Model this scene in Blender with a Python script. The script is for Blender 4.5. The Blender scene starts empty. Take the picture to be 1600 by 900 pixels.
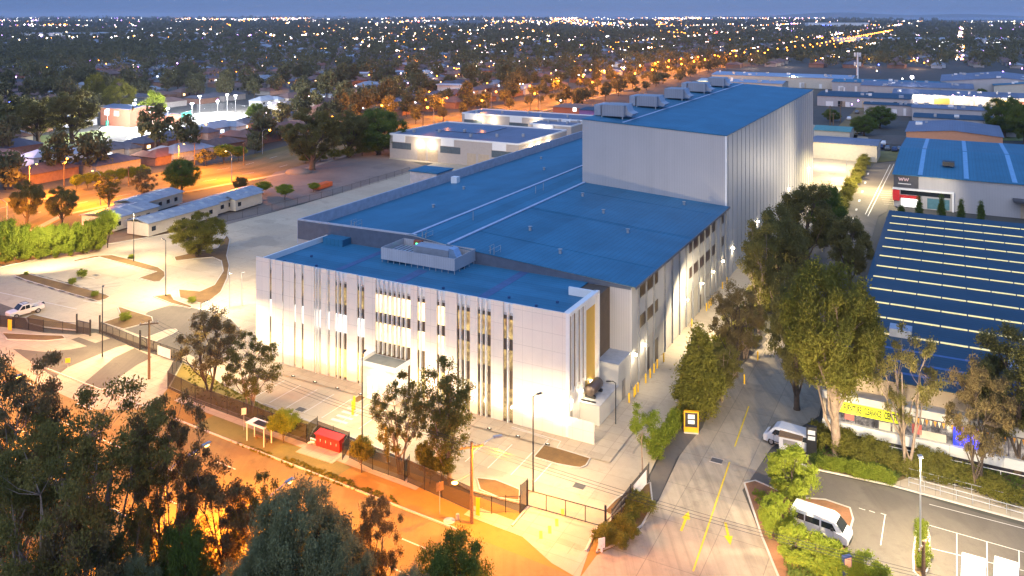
import bpy, bmesh, math, random
import numpy as np
from mathutils import Vector, Matrix

# ------------------------------------------------------------------ camera, sky, sun, exposure
SC = bpy.context.scene
COL = SC.collection
F, HC, Y0, CX = 1300.0, 45.0, 24.0, 800.0       # focal length in photo pixels, camera height, horizon row, centre column

cam_d = bpy.data.cameras.new("camera")
cam = bpy.data.objects.new("camera", cam_d)
COL.objects.link(cam)
cam.location = (0, 0, HC)
cam.rotation_euler = (math.radians(90), 0, 0)
cam_d.sensor_width = 36.0
cam_d.lens = 36.0 * F / 1600.0
cam_d.shift_y = -(450.0 - Y0) / 1600.0          # a level camera with a lowered (shift) lens: all verticals stay upright
cam_d.clip_start = 0.5
cam_d.clip_end = 60000
SC.camera = cam

SUN_EL, SUN_ROT = math.radians(12.0), math.radians(195)
world = bpy.data.worlds.new("World")
SC.world = world
world.use_nodes = True
nt = world.node_tree
nt.nodes.clear()
wo = nt.nodes.new("ShaderNodeOutputWorld")
bg = nt.nodes.new("ShaderNodeBackground")
sky = nt.nodes.new("ShaderNodeTexSky")
sky.sky_type = 'NISHITA'
sky.sun_disc = False
sky.sun_elevation = SUN_EL
sky.sun_rotation = SUN_ROT
sky.altitude = 50
sky.dust_density = 0.4
sky.ozone_density = 4.0
tint = nt.nodes.new("ShaderNodeMix")
tint.data_type = 'RGBA'; tint.blend_type = 'MULTIPLY'
tint.inputs[0].default_value = 1.0
tint.inputs[7].default_value = (0.16, 0.165, 0.27, 1)
nt.links.new(sky.outputs[0], tint.inputs[6])
# twilight blue that deepens upwards, added to the sky texture
tcw = nt.nodes.new("ShaderNodeTexCoord"); sxw = nt.nodes.new("ShaderNodeSeparateXYZ")
nt.links.new(tcw.outputs[0], sxw.inputs[0])
mrw = nt.nodes.new("ShaderNodeMapRange"); mrw.inputs[1].default_value = 0.0; mrw.inputs[2].default_value = 0.55
nt.links.new(sxw.outputs[2], mrw.inputs[0])
mxw = nt.nodes.new("ShaderNodeMix"); mxw.data_type = 'RGBA'
nt.links.new(mrw.outputs[0], mxw.inputs[0])
mxw.inputs[6].default_value = (0.10, 0.50, 1.62, 1); mxw.inputs[7].default_value = (1.0, 2.1, 4.6, 1)
adw = nt.nodes.new("ShaderNodeMix"); adw.data_type = 'RGBA'; adw.blend_type = 'ADD'; adw.inputs[0].default_value = 1.0
nt.links.new(tint.outputs[2], adw.inputs[6]); nt.links.new(mxw.outputs[2], adw.inputs[7])
nt.links.new(adw.outputs[2], bg.inputs[0])
bg.inputs[1].default_value = 0.08
nt.links.new(bg.outputs[0], wo.inputs[0])

sd = bpy.data.lights.new("sun", 'SUN')
sd.energy = 0.75; sd.angle = math.radians(70); sd.color = (0.92, 0.92, 1.0)
so = bpy.data.objects.new("sun", sd); COL.objects.link(so)
so.rotation_euler = (math.radians(50), 0, math.radians(-25))

SC.view_settings.view_transform = 'Standard'
SC.view_settings.look = 'None'
SC.view_settings.exposure = 1.15
SC.view_settings.gamma = 1.0
SC.render.engine = 'CYCLES'
SC.cycles.use_denoising = True
SC.cycles.max_bounces = 5
SC.cycles.diffuse_bounces = 3
SC.cycles.glossy_bounces = 2
SC.cycles.transparent_max_bounces = 12
SC.cycles.transmission_bounces = 3
SC.cycles.sample_clamp_indirect = 4.0
SC.cycles.caustics_reflective = False
SC.cycles.caustics_refractive = False
SC.cycles.use_light_tree = True

# ------------------------------------------------------------------ measuring helpers
UX = Vector((0.8833, -0.4688, 0)); VX = Vector((0.4688, 0.8833, 0))   # the site's two building directions
ROT = math.atan2(-0.4688, 0.8833)
def G(px, py, z=0.0):
    """the place on the ground (height z) seen at a pixel of the 1600x900 photograph"""
    Y = F * (HC - z) / (py - Y0)
    return Vector(((px - CX) / F * Y, Y, z))
def PX(p):
    return (CX + F * p[0] / p[1], Y0 + F * (HC - p[2]) / p[1])
RNG = random.Random(11)

# ------------------------------------------------------------------ materials
MATS = {}
def _nodes(name):
    m = bpy.data.materials.new(name); m.use_nodes = True
    t = m.node_tree
    b = t.nodes["Principled BSDF"]
    return m, t, b
def lk(t, a, b): t.links.new(a, b)
def mixrgb(t, fac, a, b, mode='MIX'):
    n = t.nodes.new("ShaderNodeMix"); n.data_type = 'RGBA'; n.blend_type = mode
    for i, v in ((0, fac), (6, a), (7, b)):
        if isinstance(v, (int, float)): n.inputs[i].default_value = v
        elif isinstance(v, tuple): n.inputs[i].default_value = v if len(v) == 4 else (*v, 1)
        else: lk(t, v, n.inputs[i])
    return n.outputs[2]
def math_n(t, op, a, b=None, c=None):
    n = t.nodes.new("ShaderNodeMath"); n.operation = op
    for i, v in enumerate((a, b, c)):
        if v is None: continue
        if isinstance(v, (int, float)): n.inputs[i].default_value = v
        else: lk(t, v, n.inputs[i])
    return n.outputs[0]
def coords(t, world=False, rot=0.0, scale=(1, 1, 1)):
    if world:
        g = t.nodes.new("ShaderNodeNewGeometry"); o = g.outputs[0]
    else:
        g = t.nodes.new("ShaderNodeTexCoord"); o = g.outputs[3]
    if rot or scale != (1, 1, 1):
        mp = t.nodes.new("ShaderNodeMapping")
        mp.inputs[2].default_value = (0, 0, rot); mp.inputs[3].default_value = scale
        lk(t, o, mp.inputs[0]); o = mp.outputs[0]
    return o
def noise(t, vec, scale, detail=4, rough=0.6):
    n = t.nodes.new("ShaderNodeTexNoise"); n.inputs[2].default_value = scale
    n.inputs[3].default_value = detail; n.inputs[4].default_value = rough
    lk(t, vec, n.inputs[0]); return n.outputs[0]
def ramp(t, v, lo, hi):
    n = t.nodes.new("ShaderNodeMapRange"); n.inputs[1].default_value = lo; n.inputs[2].default_value = hi
    lk(t, v, n.inputs[0]); return n.outputs[0]
def bump(t, b, h, strength=0.3, dist=0.05):
    n = t.nodes.new("ShaderNodeBump"); n.inputs[0].default_value = strength; n.inputs[1].default_value = dist
    lk(t, h, n.inputs["Height"]); lk(t, n.outputs[0], b.inputs["Normal"])

def mat(name, c, rough=0.7, metal=0.0, var=0.25, scale=1.2, c2=None, world=False, bmp=0.0, bscale=None, spec=None):
    if name in MATS: return MATS[name]
    m, t, b = _nodes(name)
    v = coords(t, world)
    c2 = c2 or tuple(x * (1 - var) for x in c)
    n1 = noise(t, v, scale, 5)
    col = mixrgb(t, ramp(t, n1, 0.32, 0.68), c, c2)
    lk(t, col, b.inputs["Base Color"])
    b.inputs["Roughness"].default_value = rough
    b.inputs["Metallic"].default_value = metal
    if spec is not None: b.inputs["Specular IOR Level"].default_value = spec
    if bmp: bump(t, b, noise(t, v, bscale or scale * 6, 3), bmp)
    MATS[name] = m; return m

def ground_mat(name, c, c2, joint=None, rough=0.85, big=0.06, small=1.4, jc=0.55, streak=0.0):
    """a paved or planted surface in world metres: large patches, fine grain, stains, optional slab joints"""
    if name in MATS: return MATS[name]
    m, t, b = _nodes(name)
    v = coords(t, True, -ROT)
    n1 = ramp(t, noise(t, v, big, 4), 0.35, 0.65)
    n2 = ramp(t, noise(t, v, small, 6, 0.7), 0.3, 0.7)
    f = math_n(t, 'ADD', math_n(t, 'MULTIPLY', n1, 0.6), math_n(t, 'MULTIPLY', n2, 0.4))
    col = mixrgb(t, f, c, c2)
    st = ramp(t, noise(t, v, 0.35, 6, 0.75), 0.56, 0.72)
    col = mixrgb(t, math_n(t, 'MULTIPLY', st, 0.5), col, tuple(x * 0.55 for x in c2))
    if streak:
        vs = coords(t, True, -ROT, (1.6, 0.06, 1))
        sk = ramp(t, noise(t, vs, 1.0, 4), 0.45, 0.75)
        col = mixrgb(t, math_n(t, 'MULTIPLY', sk, streak), col, tuple(x * 0.5 for x in c2))
    pt = ramp(t, noise(t, v, 0.11, 2, 0.4), 0.60, 0.63)
    col = mixrgb(t, math_n(t, 'MULTIPLY', pt, 0.26), col, tuple(x * 0.5 for x in c2))
    if joint:
        br = t.nodes.new("ShaderNodeTexBrick")
        br.offset = 0.0; br.squash = 1.0
        br.inputs["Scale"].default_value = 1.0
        br.inputs["Mortar Size"].default_value = 0.035
        br.inputs["Mortar Smooth"].default_value = 0.3
        br.inputs["Brick Width"].default_value = joint[0]; br.inputs["Row Height"].default_value = joint[1]
        br.inputs["Color1"].default_value = (1, 1, 1, 1); br.inputs["Color2"].default_value = (0.88, 0.88, 0.88, 1)
        br.inputs["Mortar"].default_value = (jc, jc, jc, 1)
        lk(t, v, br.inputs[0])
        col = mixrgb(t, 1.0, col, br.outputs[0], 'MULTIPLY')
    lk(t, col, b.inputs["Base Color"])
    b.inputs["Roughness"].default_value = rough
    bump(t, b, n2, 0.25, 0.03)
    MATS[name] = m; return m

def grid_panel(name, c, gx, gz, w=0.03, rough=0.45, dark=0.55, metal=0.0, axis=0, var=0.08):
    """flat cladding with recessed joints every gx metres along x (or y) and gz metres in height"""
    if name in MATS: return MATS[name]
    m, t, b = _nodes(name)
    v = coords(t)
    s = t.nodes.new("ShaderNodeSeparateXYZ"); lk(t, v, s.inputs[0])
    a = math_n(t, 'LESS_THAN', math_n(t, 'MODULO', math_n(t, 'ADD', s.outputs[axis], 1000.0), gx), w)
    k = a
    if gz:
        z = math_n(t, 'LESS_THAN', math_n(t, 'MODULO', math_n(t, 'ADD', s.outputs[2], 1000.0), gz), w * 1.3)
        k = math_n(t, 'MAXIMUM', a, z)
    n1 = ramp(t, noise(t, v, 0.5, 4), 0.3, 0.7)
    col = mixrgb(t, n1, c, tuple(x * (1 - var) for x in c))
    col = mixrgb(t, k, col, tuple(x * dark for x in c))
    lk(t, col, b.inputs["Base Color"])
    b.inputs["Roughness"].default_value = rough; b.inputs["Metallic"].default_value = metal
    MATS[name] = m; return m

def rib_mat(name, c, pitch=0.3, axis=0, rough=0.4, metal=0.0, depth=0.5, var=0.12, seam=None, spec=None):
    """roll-formed sheet metal: ribs as bump, faint sheet-to-sheet tone differences"""
    if name in MATS: return MATS[name]
    m, t, b = _nodes(name)
    v = coords(t)
    s = t.nodes.new("ShaderNodeSeparateXYZ"); lk(t, v, s.inputs[0])
    x = s.outputs[axis]
    w = math_n(t, 'ABSOLUTE', math_n(t, 'SUBTRACT', math_n(t, 'FRACT', math_n(t, 'DIVIDE', math_n(t, 'ADD', x, 1000), pitch)), 0.5))
    sheet = t.nodes.new("ShaderNodeTexWhiteNoise"); sheet.noise_dimensions = '1D'
    lk(t, math_n(t, 'FLOOR', math_n(t, 'DIVIDE', math_n(t, 'ADD', x, 1000), pitch * 3)), sheet.inputs["W"])
    n1 = ramp(t, noise(t, v, 0.16, 5, 0.65), 0.3, 0.7)
    f = math_n(t, 'ADD', math_n(t, 'MULTIPLY', sheet.outputs[0], 0.4), math_n(t, 'MULTIPLY', n1, 0.6))
    col = mixrgb(t, f, c, tuple(q * (1 - var * 2) for q in c))
    line = math_n(t, 'LESS_THAN', w, 0.09)
    col = mixrgb(t, math_n(t, 'MULTIPLY', line, 0.4), col, tuple(q * 0.5 for q in c))
    dirt = ramp(t, noise(t, coords(t, False, 0, (0.9, 0.9, 0.15)), 0.22, 7, 0.75), 0.52, 0.75)
    col = mixrgb(t, math_n(t, 'MULTIPLY', dirt, 0.30), col, tuple(q * 0.6 for q in c))
    lk(t, col, b.inputs["Base Color"])
    b.inputs["Roughness"].default_value = rough; b.inputs["Metallic"].default_value = metal
    if spec is not None: b.inputs["Specular IOR Level"].default_value = spec
    bump(t, b, w, depth, 0.03)
    MATS[name] = m; return m

def emit(name, c, s, sample=False):
    if name in MATS: return MATS[name]
    m, t, b = _nodes(name)
    b.inputs["Base Color"].default_value = (*[min(1, q) for q in c], 1)
    b.inputs["Emission Color"].default_value = (*c, 1); b.inputs["Emission Strength"].default_value = s
    if not sample: m.cycles.emission_sampling = 'NONE'
    MATS[name] = m; return m

def lit_window(name, c1, c2, s, gx=0.9, gz=2.2, dark=0.25):
    """a lit room behind glass: bright ceiling panels, darker furniture and posts, uneven from bay to bay"""
    if name in MATS: return MATS[name]
    m, t, b = _nodes(name)
    v = coords(t, False, 0, (1, 1, 1))
    n1 = ramp(t, noise(t, v, 0.9, 3, 0.7), 0.38, 0.62)
    n2 = ramp(t, noise(t, v, 3.1, 3, 0.7), 0.40, 0.66)
    col = mixrgb(t, n1, c1, c2)
    sx = t.nodes.new("ShaderNodeSeparateXYZ"); lk(t, v, sx.inputs[0])
    fr = math_n(t, 'LESS_THAN', math_n(t, 'MODULO', math_n(t, 'ADD', sx.outputs[0], 1000), gx), 0.06)
    col = mixrgb(t, math_n(t, 'MULTIPLY', n2, 1 - dark), col, tuple(q * 0.22 for q in c2))
    col = mixrgb(t, fr, col, (0.02, 0.02, 0.02))
    b.inputs["Base Color"].default_value = (0.02, 0.02, 0.02, 1)
    b.inputs["Roughness"].default_value = 0.08
    lk(t, col, b.inputs["Emission Color"]); b.inputs["Emission Strength"].default_value = s
    m.cycles.emission_sampling = 'NONE'
    MATS[name] = m; return m

def leaf_mat(name, c1, c2, trans=0.45, big=0.35):
    if name in MATS: return MATS[name]
    m, t, b = _nodes(name)
    v = coords(t)
    oi = t.nodes.new("ShaderNodeObjectInfo")
    n1 = ramp(t, noise(t, v, big, 3), 0.3, 0.7)
    n2 = ramp(t, noise(t, v, 4.0, 2), 0.3, 0.7)
    f = math_n(t, 'ADD', math_n(t, 'MULTIPLY', n1, 0.45), math_n(t, 'ADD', math_n(t, 'MULTIPLY', n2, 0.3), math_n(t, 'MULTIPLY', oi.outputs["Random"], 0.25)))
    col = mixrgb(t, f, c1, c2)
    lk(t, col, b.inputs["Base Color"])
    b.inputs["Roughness"].default_value = 0.75
    b.inputs["Specular IOR Level"].default_value = 0.15
    tr = t.nodes.new("ShaderNodeBsdfTranslucent"); lk(t, col, tr.inputs[0])
    mx = t.nodes.new("ShaderNodeMixShader"); mx.inputs[0].default_value = trans
    out = t.nodes["Material Output"]
    lk(t, b.outputs[0], mx.inputs[1]); lk(t, tr.outputs[0], mx.inputs[2]); lk(t, mx.outputs[0], out.inputs[0])
    MATS[name] = m; return m

def mesh_screen(name, c, open_=0.35, pitch=0.08):
    """woven shade cloth or wire mesh: partly see-through"""
    if name in MATS: return MATS[name]
    m, t, b = _nodes(name)
    v = coords(t)
    n1 = noise(t, v, 0.8, 4)
    col = mixrgb(t, n1, c, tuple(q * 0.6 for q in c))
    lk(t, col, b.inputs["Base Color"]); b.inputs["Roughness"].default_value = 0.9
    tr = t.nodes.new("ShaderNodeBsdfTransparent")
    mx = t.nodes.new("ShaderNodeMixShader"); mx.inputs[0].default_value = 1 - open_
    out = t.nodes["Material Output"]
    lk(t, tr.outputs[0], mx.inputs[1]); lk(t, b.outputs[0], mx.inputs[2]); lk(t, mx.outputs[0], out.inputs[0])
    MATS[name] = m; return m

# surfaces
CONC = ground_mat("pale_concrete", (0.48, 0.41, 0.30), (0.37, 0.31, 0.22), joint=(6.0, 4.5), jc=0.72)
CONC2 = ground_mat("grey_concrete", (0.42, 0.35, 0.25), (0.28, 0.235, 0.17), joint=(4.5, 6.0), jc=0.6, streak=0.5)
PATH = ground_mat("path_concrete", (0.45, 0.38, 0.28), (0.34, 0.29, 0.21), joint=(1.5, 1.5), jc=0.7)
ASPH = ground_mat("asphalt", (0.135, 0.115, 0.092), (0.095, 0.082, 0.066), streak=0.25)
ASPHB = ground_mat("street_asphalt", (0.235, 0.165, 0.055), (0.175, 0.12, 0.042), streak=0.35)  # base colour warmed, blue cut: part of the lamps' orange is in it
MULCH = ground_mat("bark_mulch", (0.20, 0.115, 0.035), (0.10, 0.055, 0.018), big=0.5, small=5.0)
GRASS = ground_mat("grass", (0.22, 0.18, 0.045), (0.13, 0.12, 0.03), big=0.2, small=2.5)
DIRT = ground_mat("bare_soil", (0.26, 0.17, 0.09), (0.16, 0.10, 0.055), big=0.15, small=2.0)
GRAVEL = ground_mat("gravel_lot", (0.22, 0.18, 0.15), (0.15, 0.12, 0.10), big=0.08, small=2.0)
TERR = ground_mat("dark_ground", (0.085, 0.078, 0.062), (0.045, 0.045, 0.036), big=0.01, small=0.12)
KERB = mat("kerb_concrete", (0.50, 0.46, 0.40), 0.8, var=0.2, world=True)
COURT = ground_mat("court_surface", (0.62, 0.62, 0.56), (0.52, 0.54, 0.50), big=0.1, small=1.0)
WHITEP = mat("white_paint", (0.62, 0.60, 0.56), 0.6, var=0.12, scale=3)
YELP = mat("yellow_road_paint", (0.70, 0.50, 0.01), 0.6, var=0.25, scale=4)
# cladding and roofs
PANEL = grid_panel("white_wall_panel", (0.76, 0.69, 0.60), 1.2, 1.9, 0.035, dark=0.72)
PANELS = grid_panel("white_side_panel", (0.76, 0.69, 0.60), 1.2, 1.9, 0.035, dark=0.72, axis=1)
FINW = mat("white_metal", (0.76, 0.75, 0.72), 0.4, var=0.06)
SPAN = mat("brown_spandrel", (0.115, 0.088, 0.068), 0.75, var=0.2, spec=0.15)
DKGLASS = mat("dark_glass", (0.02, 0.025, 0.03), 0.08, var=0.2, spec=0.6)
ROOF = rib_mat("blue_roof_sheet", (0.040, 0.190, 0.325), 0.7, axis=0, rough=0.5, depth=0.3, var=0.22, spec=0.2)
ROOFV = rib_mat("blue_roof_sheet_cross", (0.040, 0.190, 0.325), 0.7, axis=1, rough=0.5, depth=0.3, var=0.22, spec=0.2)
NAVY = rib_mat("navy_roof_sheet", (0.024, 0.068, 0.115), 0.76, axis=1, rough=0.55, depth=0.15, var=0.14, spec=0.2)
BRROOF = rib_mat("bright_blue_roof_sheet", (0.038, 0.175, 0.29), 0.76, axis=0, rough=0.55, depth=0.2, var=0.16, spec=0.25)
GREYROOF = rib_mat("slate_roof_sheet", (0.16, 0.19, 0.27), 0.76, axis=0, rough=0.5, depth=0.2, var=0.2, spec=0.25)
GREYWALL = rib_mat("grey_wall_sheet", (0.43, 0.41, 0.40), 0.3, axis=0, rough=0.55, depth=0.15, var=0.06)
GREYWALLY = rib_mat("grey_wall_sheet_side", (0.50, 0.49, 0.46), 0.3, axis=1, rough=0.55, depth=0.10, var=0.06)
PRECAST = mat("precast_concrete", (0.46, 0.44, 0.40), 0.85, var=0.15, scale=0.7)
TANWALL = mat("tan_wall", (0.48, 0.38, 0.27), 0.8, var=0.15)
BRICKR = mat("red_brick", (0.36, 0.13, 0.07), 0.9, var=0.3, scale=3)
ORWALL = mat("terracotta_wall", (0.52, 0.25, 0.14), 0.8, var=0.1)
CREAM = mat("cream_wall", (0.56, 0.50, 0.40), 0.8, var=0.12)
OCHRE = mat("ochre_panel", (0.62, 0.38, 0.07), 0.6, var=0.08)
BLACKM = mat("black_metal", (0.022, 0.022, 0.024), 0.45, var=0.2)
GALV = mat("galvanised_steel", (0.42, 0.43, 0.44), 0.4, 0.4, var=0.15)
TIMBER = mat("weathered_timber", (0.20, 0.12, 0.06), 0.85, var=0.35, scale=6)
YELM = mat("yellow_enamel", (0.80, 0.48, 0.02), 0.45, var=0.12)
REDM = mat("red_enamel", (0.55, 0.03, 0.025), 0.4, var=0.15)
BANNER = mat("banner_cloth", (0.70, 0.68, 0.66), 0.8, var=0.15, scale=2)
SHADE = mesh_screen("shade_cloth", (0.035, 0.030, 0.028), 0.22)
WIRE = mesh_screen("wire_mesh", (0.06, 0.06, 0.06), 0.80)
DUCT = mat("duct_metal", (0.42, 0.45, 0.50), 0.35, 0.5, var=0.2)
BARK = mat("pale_gum_bark", (0.34, 0.25, 0.18), 0.9, var=0.5, scale=2.0, bmp=0.4)
BARKD = mat("dark_bark", (0.12, 0.085, 0.06), 0.95, var=0.4, scale=3.0, bmp=0.5)
TYRE = mat("tyre_rubber", (0.02, 0.02, 0.02), 0.9)
RIM = mat("alloy_rim", (0.5, 0.5, 0.52), 0.3, 0.8)
CARW = mat("white_car_paint", (0.62, 0.62, 0.62), 0.25, var=0.05)
CARG = mat("grey_car_paint", (0.16, 0.17, 0.19), 0.25, 0.3, var=0.1)
CARB = mat("dark_blue_car_paint", (0.03, 0.05, 0.12), 0.25, 0.3, var=0.1)
# light-giving surfaces
W_HOT = lit_window("warm_lit_room", (1.0, 0.80, 0.45), (1.0, 0.62, 0.25), 1.9, dark=0.72)
W_COOL = lit_window("cool_lit_room", (1.0, 0.95, 0.85), (0.85, 0.85, 0.80), 1.5, dark=0.6)
W_DIM = lit_window("dim_lit_room", (0.55, 0.38, 0.14), (0.25, 0.15, 0.06), 0.85, dark=0.2)
W_YEL = lit_window("yellow_lit_room", (1.0, 0.72, 0.22), (0.8, 0.5, 0.15), 1.1, dark=0.5)
W_SHOP = lit_window("shop_interior", (0.50, 0.42, 0.36), (0.06, 0.05, 0.06), 0.55, gx=2.4, dark=0.25)
W_BLUE = lit_window("blue_lit_shop_window", (0.02, 0.04, 1.0), (0.01, 0.02, 0.5), 2.2, gx=1.2, dark=0.5)
SKYL = emit("lit_rooflight", (1.0, 0.80, 0.30), 0.36)
_t = SKYL.node_tree; _b = _t.nodes["Principled BSDF"]; _v = coords(_t)
_n = ramp(_t, noise(_t, _v, 0.33, 3, 0.8), 0.35, 0.65); _d = ramp(_t, noise(_t, _v, 2.5, 3, 0.7), 0.40, 0.7)
lk(_t, mixrgb(_t, math_n(_t, 'MULTIPLY', _d, 0.5), mixrgb(_t, _n, (1.0, 0.80, 0.30), (0.75, 0.60, 0.28)), (0.35, 0.28, 0.12)), _b.inputs["Emission Color"])
E_WARM = emit("lamp_warm_white", (1.0, 0.80, 0.50), 30)
E_SOD = emit("lamp_sodium", (1.0, 0.42, 0.06), 16)
E_DIM = emit("uplight_glass", (1.0, 0.85, 0.6), 2.0)
E_LED = emit("lamp_led_white", (0.95, 0.9, 1.0), 22)
E_HEADW = emit("window_house_warm", (1.0, 0.6, 0.25), 2.4)
E_HEADC = emit("window_house_cool", (0.8, 0.9, 1.0), 1.8)
# leaves
L_GUM = leaf_mat("gum_leaves", (0.14, 0.14, 0.035), (0.26, 0.21, 0.06))
L_GUMD = leaf_mat("dark_gum_leaves", (0.12, 0.12, 0.035), (0.23, 0.19, 0.065))
L_BRN = leaf_mat("brownish_leaves", (0.15, 0.115, 0.045), (0.26, 0.19, 0.08))
L_OLV = leaf_mat("olive_leaves", (0.12, 0.13, 0.022), (0.25, 0.22, 0.04))
L_LIME = leaf_mat("lime_leaves", (0.16, 0.22, 0.020), (0.30, 0.33, 0.04))
L_GRN = leaf_mat("green_leaves", (0.08, 0.13, 0.025), (0.17, 0.21, 0.04))
L_GREY = leaf_mat("grey_green_leaves", (0.17, 0.19, 0.09), (0.30, 0.30, 0.14))
L_FAR = leaf_mat("far_tree_leaves", (0.09, 0.095, 0.040), (0.20, 0.175, 0.075), 0.25, 0.02)

# ------------------------------------------------------------------ building helpers
class MB:
    def __init__(s): s.v = []; s.f = []
    def add(s, vs, fs):
        n = len(s.v); s.v += [tuple(p) for p in vs]; s.f += [tuple(i + n for i in f) for f in fs]; return s
    def box(s, x0, x1, y0, y1, z0, z1):
        return s.add([(x0,y0,z0),(x1,y0,z0),(x1,y1,z0),(x0,y1,z0),(x0,y0,z1),(x1,y0,z1),(x1,y1,z1),(x0,y1,z1)],
                     [(0,3,2,1),(4,5,6,7),(0,1,5,4),(1,2,6,5),(2,3,7,6),(3,0,4,7)])
    def cbox(s, x, y, z, a, b, c, rz=0.0):
        ca, sa = math.cos(rz), math.sin(rz); P = []
        for dz in (0, c):
            for dx, dy in ((-a/2,-b/2),(a/2,-b/2),(a/2,b/2),(-a/2,b/2)):
                P.append((x + dx*ca - dy*sa, y + dx*sa + dy*ca, z + dz))
        return s.add(P, [(0,3,2,1),(4,5,6,7),(0,1,5,4),(1,2,6,5),(2,3,7,6),(3,0,4,7)])
    def prism(s, poly, z0, z1):
        n = len(poly)
        P = [(p[0], p[1], z0) for p in poly] + [(p[0], p[1], z1) for p in poly]
        return s.add(P, [tuple(range(n, 2*n)), tuple(reversed(range(n)))] + [(i, (i+1) % n, (i+1) % n + n, i + n) for i in range(n)])
    def xprism(s, prof, x0, x1):
        """profile of (y,z) extruded along x"""
        n = len(prof)
        P = [(x0, p[0], p[1]) for p in prof] + [(x1, p[0], p[1]) for p in prof]
        return s.add(P, [tuple(range(n, 2*n)), tuple(reversed(range(n)))] + [(i, (i+1) % n, (i+1) % n + n, i + n) for i in range(n)])
    def yprism(s, prof, y0, y1):
        n = len(prof)
        P = [(p[0], y0, p[1]) for p in prof] + [(p[0], y1, p[1]) for p in prof]
        return s.add(P, [tuple(range(n, 2*n)), tuple(reversed(range(n)))] + [(i, (i+1) % n, (i+1) % n + n, i + n) for i in range(n)])
    def tube(s, pts, radii, n=6, caps=True):
        pts = [Vector(p) for p in pts]
        if isinstance(radii, (int, float)): radii = [radii] * len(pts)
        rings = []; base = len(s.v); P = []
        for i, p in enumerate(pts):
            d = (pts[min(i+1, len(pts)-1)] - pts[max(i-1, 0)])
            d = d.normalized() if d.length > 1e-6 else Vector((0,0,1))
            a = d.cross(Vector((0,0,1)));
            if a.length < 0.05: a = d.cross(Vector((1,0,0)))
            a.normalize(); b = d.cross(a)
            for k in range(n):
                th = 2*math.pi*k/n
                P.append(p + (a*math.cos(th) + b*math.sin(th))*radii[i])
        fs = []
        for i in range(len(pts)-1):
            for k in range(n):
                fs.append((i*n+k, i*n+(k+1) % n, (i+1)*n+(k+1) % n, (i+1)*n+k))
        if caps:
            fs.append(tuple(reversed(range(n)))); fs.append(tuple(range((len(pts)-1)*n, len(pts)*n)))
        return s.add(P, fs)
    def ball(s, c, r, seg=8, rings=5, sq=(1,1,1)):
        P = []; fs = []
        for i in range(rings+1):
            ph = math.pi*i/rings
            for k in range(seg):
                th = 2*math.pi*k/seg
                P.append((c[0]+r*sq[0]*math.sin(ph)*math.cos(th), c[1]+r*sq[1]*math.sin(ph)*math.sin(th), c[2]+r*sq[2]*math.cos(ph)))
        for i in range(rings):
            for k in range(seg):
                fs.append((i*seg+k, (i+1)*seg+k, (i+1)*seg+(k+1) % seg, i*seg+(k+1) % seg))
        return s.add(P, fs)
    def mesh(s, name):
        me = bpy.data.meshes.new(name); me.from_pydata(s.v, [], s.f); me.update(); return me

def link(name, data, parent=None, loc=(0,0,0), rz=0.0):
    o = bpy.data.objects.new(name, data); COL.objects.link(o)
    o.location = loc; o.rotation_euler = (0, 0, rz)
    if parent is not None: o.parent = parent
    return o
def thing(name, label, cat, loc=(0,0,0), rz=0.0, group=None):
    o = link(name, None, None, loc, rz); o.empty_display_size = 0.3
    o["label"] = label; o["category"] = cat
    if group: o["group"] = group
    return o
def part(name, mb, m, parent, smooth=False, loc=(0,0,0), rz=0.0, label=None):
    me = mb.mesh(name) if isinstance(mb, MB) else mb
    me.materials.append(m)
    if smooth: me.polygons.foreach_set("use_smooth", [True]*len(me.polygons))
    o = link(name, me, parent, loc, rz)
    if label: o["label"] = label
    return o
def single(name, mb, m, label, cat, loc=(0,0,0), rz=0.0, group=None, kind=None, smooth=False):
    o = part(name, mb, m, None, smooth, loc, rz)
    o["label"] = label; o["category"] = cat
    if group: o["group"] = group
    if kind: o["kind"] = kind
    return o
def struct(name, mb, m):
    o = part(name, mb, m, None); o["kind"] = "structure"; return o
def copy_tree(o, parent=None):
    c = o.copy(); COL.objects.link(c); c.parent = parent
    for ch in list(o.children): copy_tree(ch, c)
    return c
def relabel(o, label, loc=None, rz=None, group=None, scale=None):
    o["label"] = label
    if loc is not None: o.location = loc
    if rz is not None: o.rotation_euler = (0, 0, rz)
    if group: o["group"] = group
    if scale is not None: o.scale = scale if not isinstance(scale, (int, float)) else (scale,)*3
    return o
def light(kind, name, loc, energy, color, radius=0.15, aim=None, angle=None, blend=0.6, parent=None):
    d = bpy.data.lights.new(name, kind); d.energy = energy; d.color = color
    d.shadow_soft_size = radius
    o = bpy.data.objects.new(name, d); COL.objects.link(o); o.location = loc
    if kind == 'SPOT':
        d.spot_size = math.radians(angle or 120); d.spot_blend = blend
    if aim is not None:
        o.rotation_euler = (Vector(aim) - Vector(loc)).to_track_quat('-Z', 'Y').to_euler()
    if parent is not None:
        o.parent = parent
    return o

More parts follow.
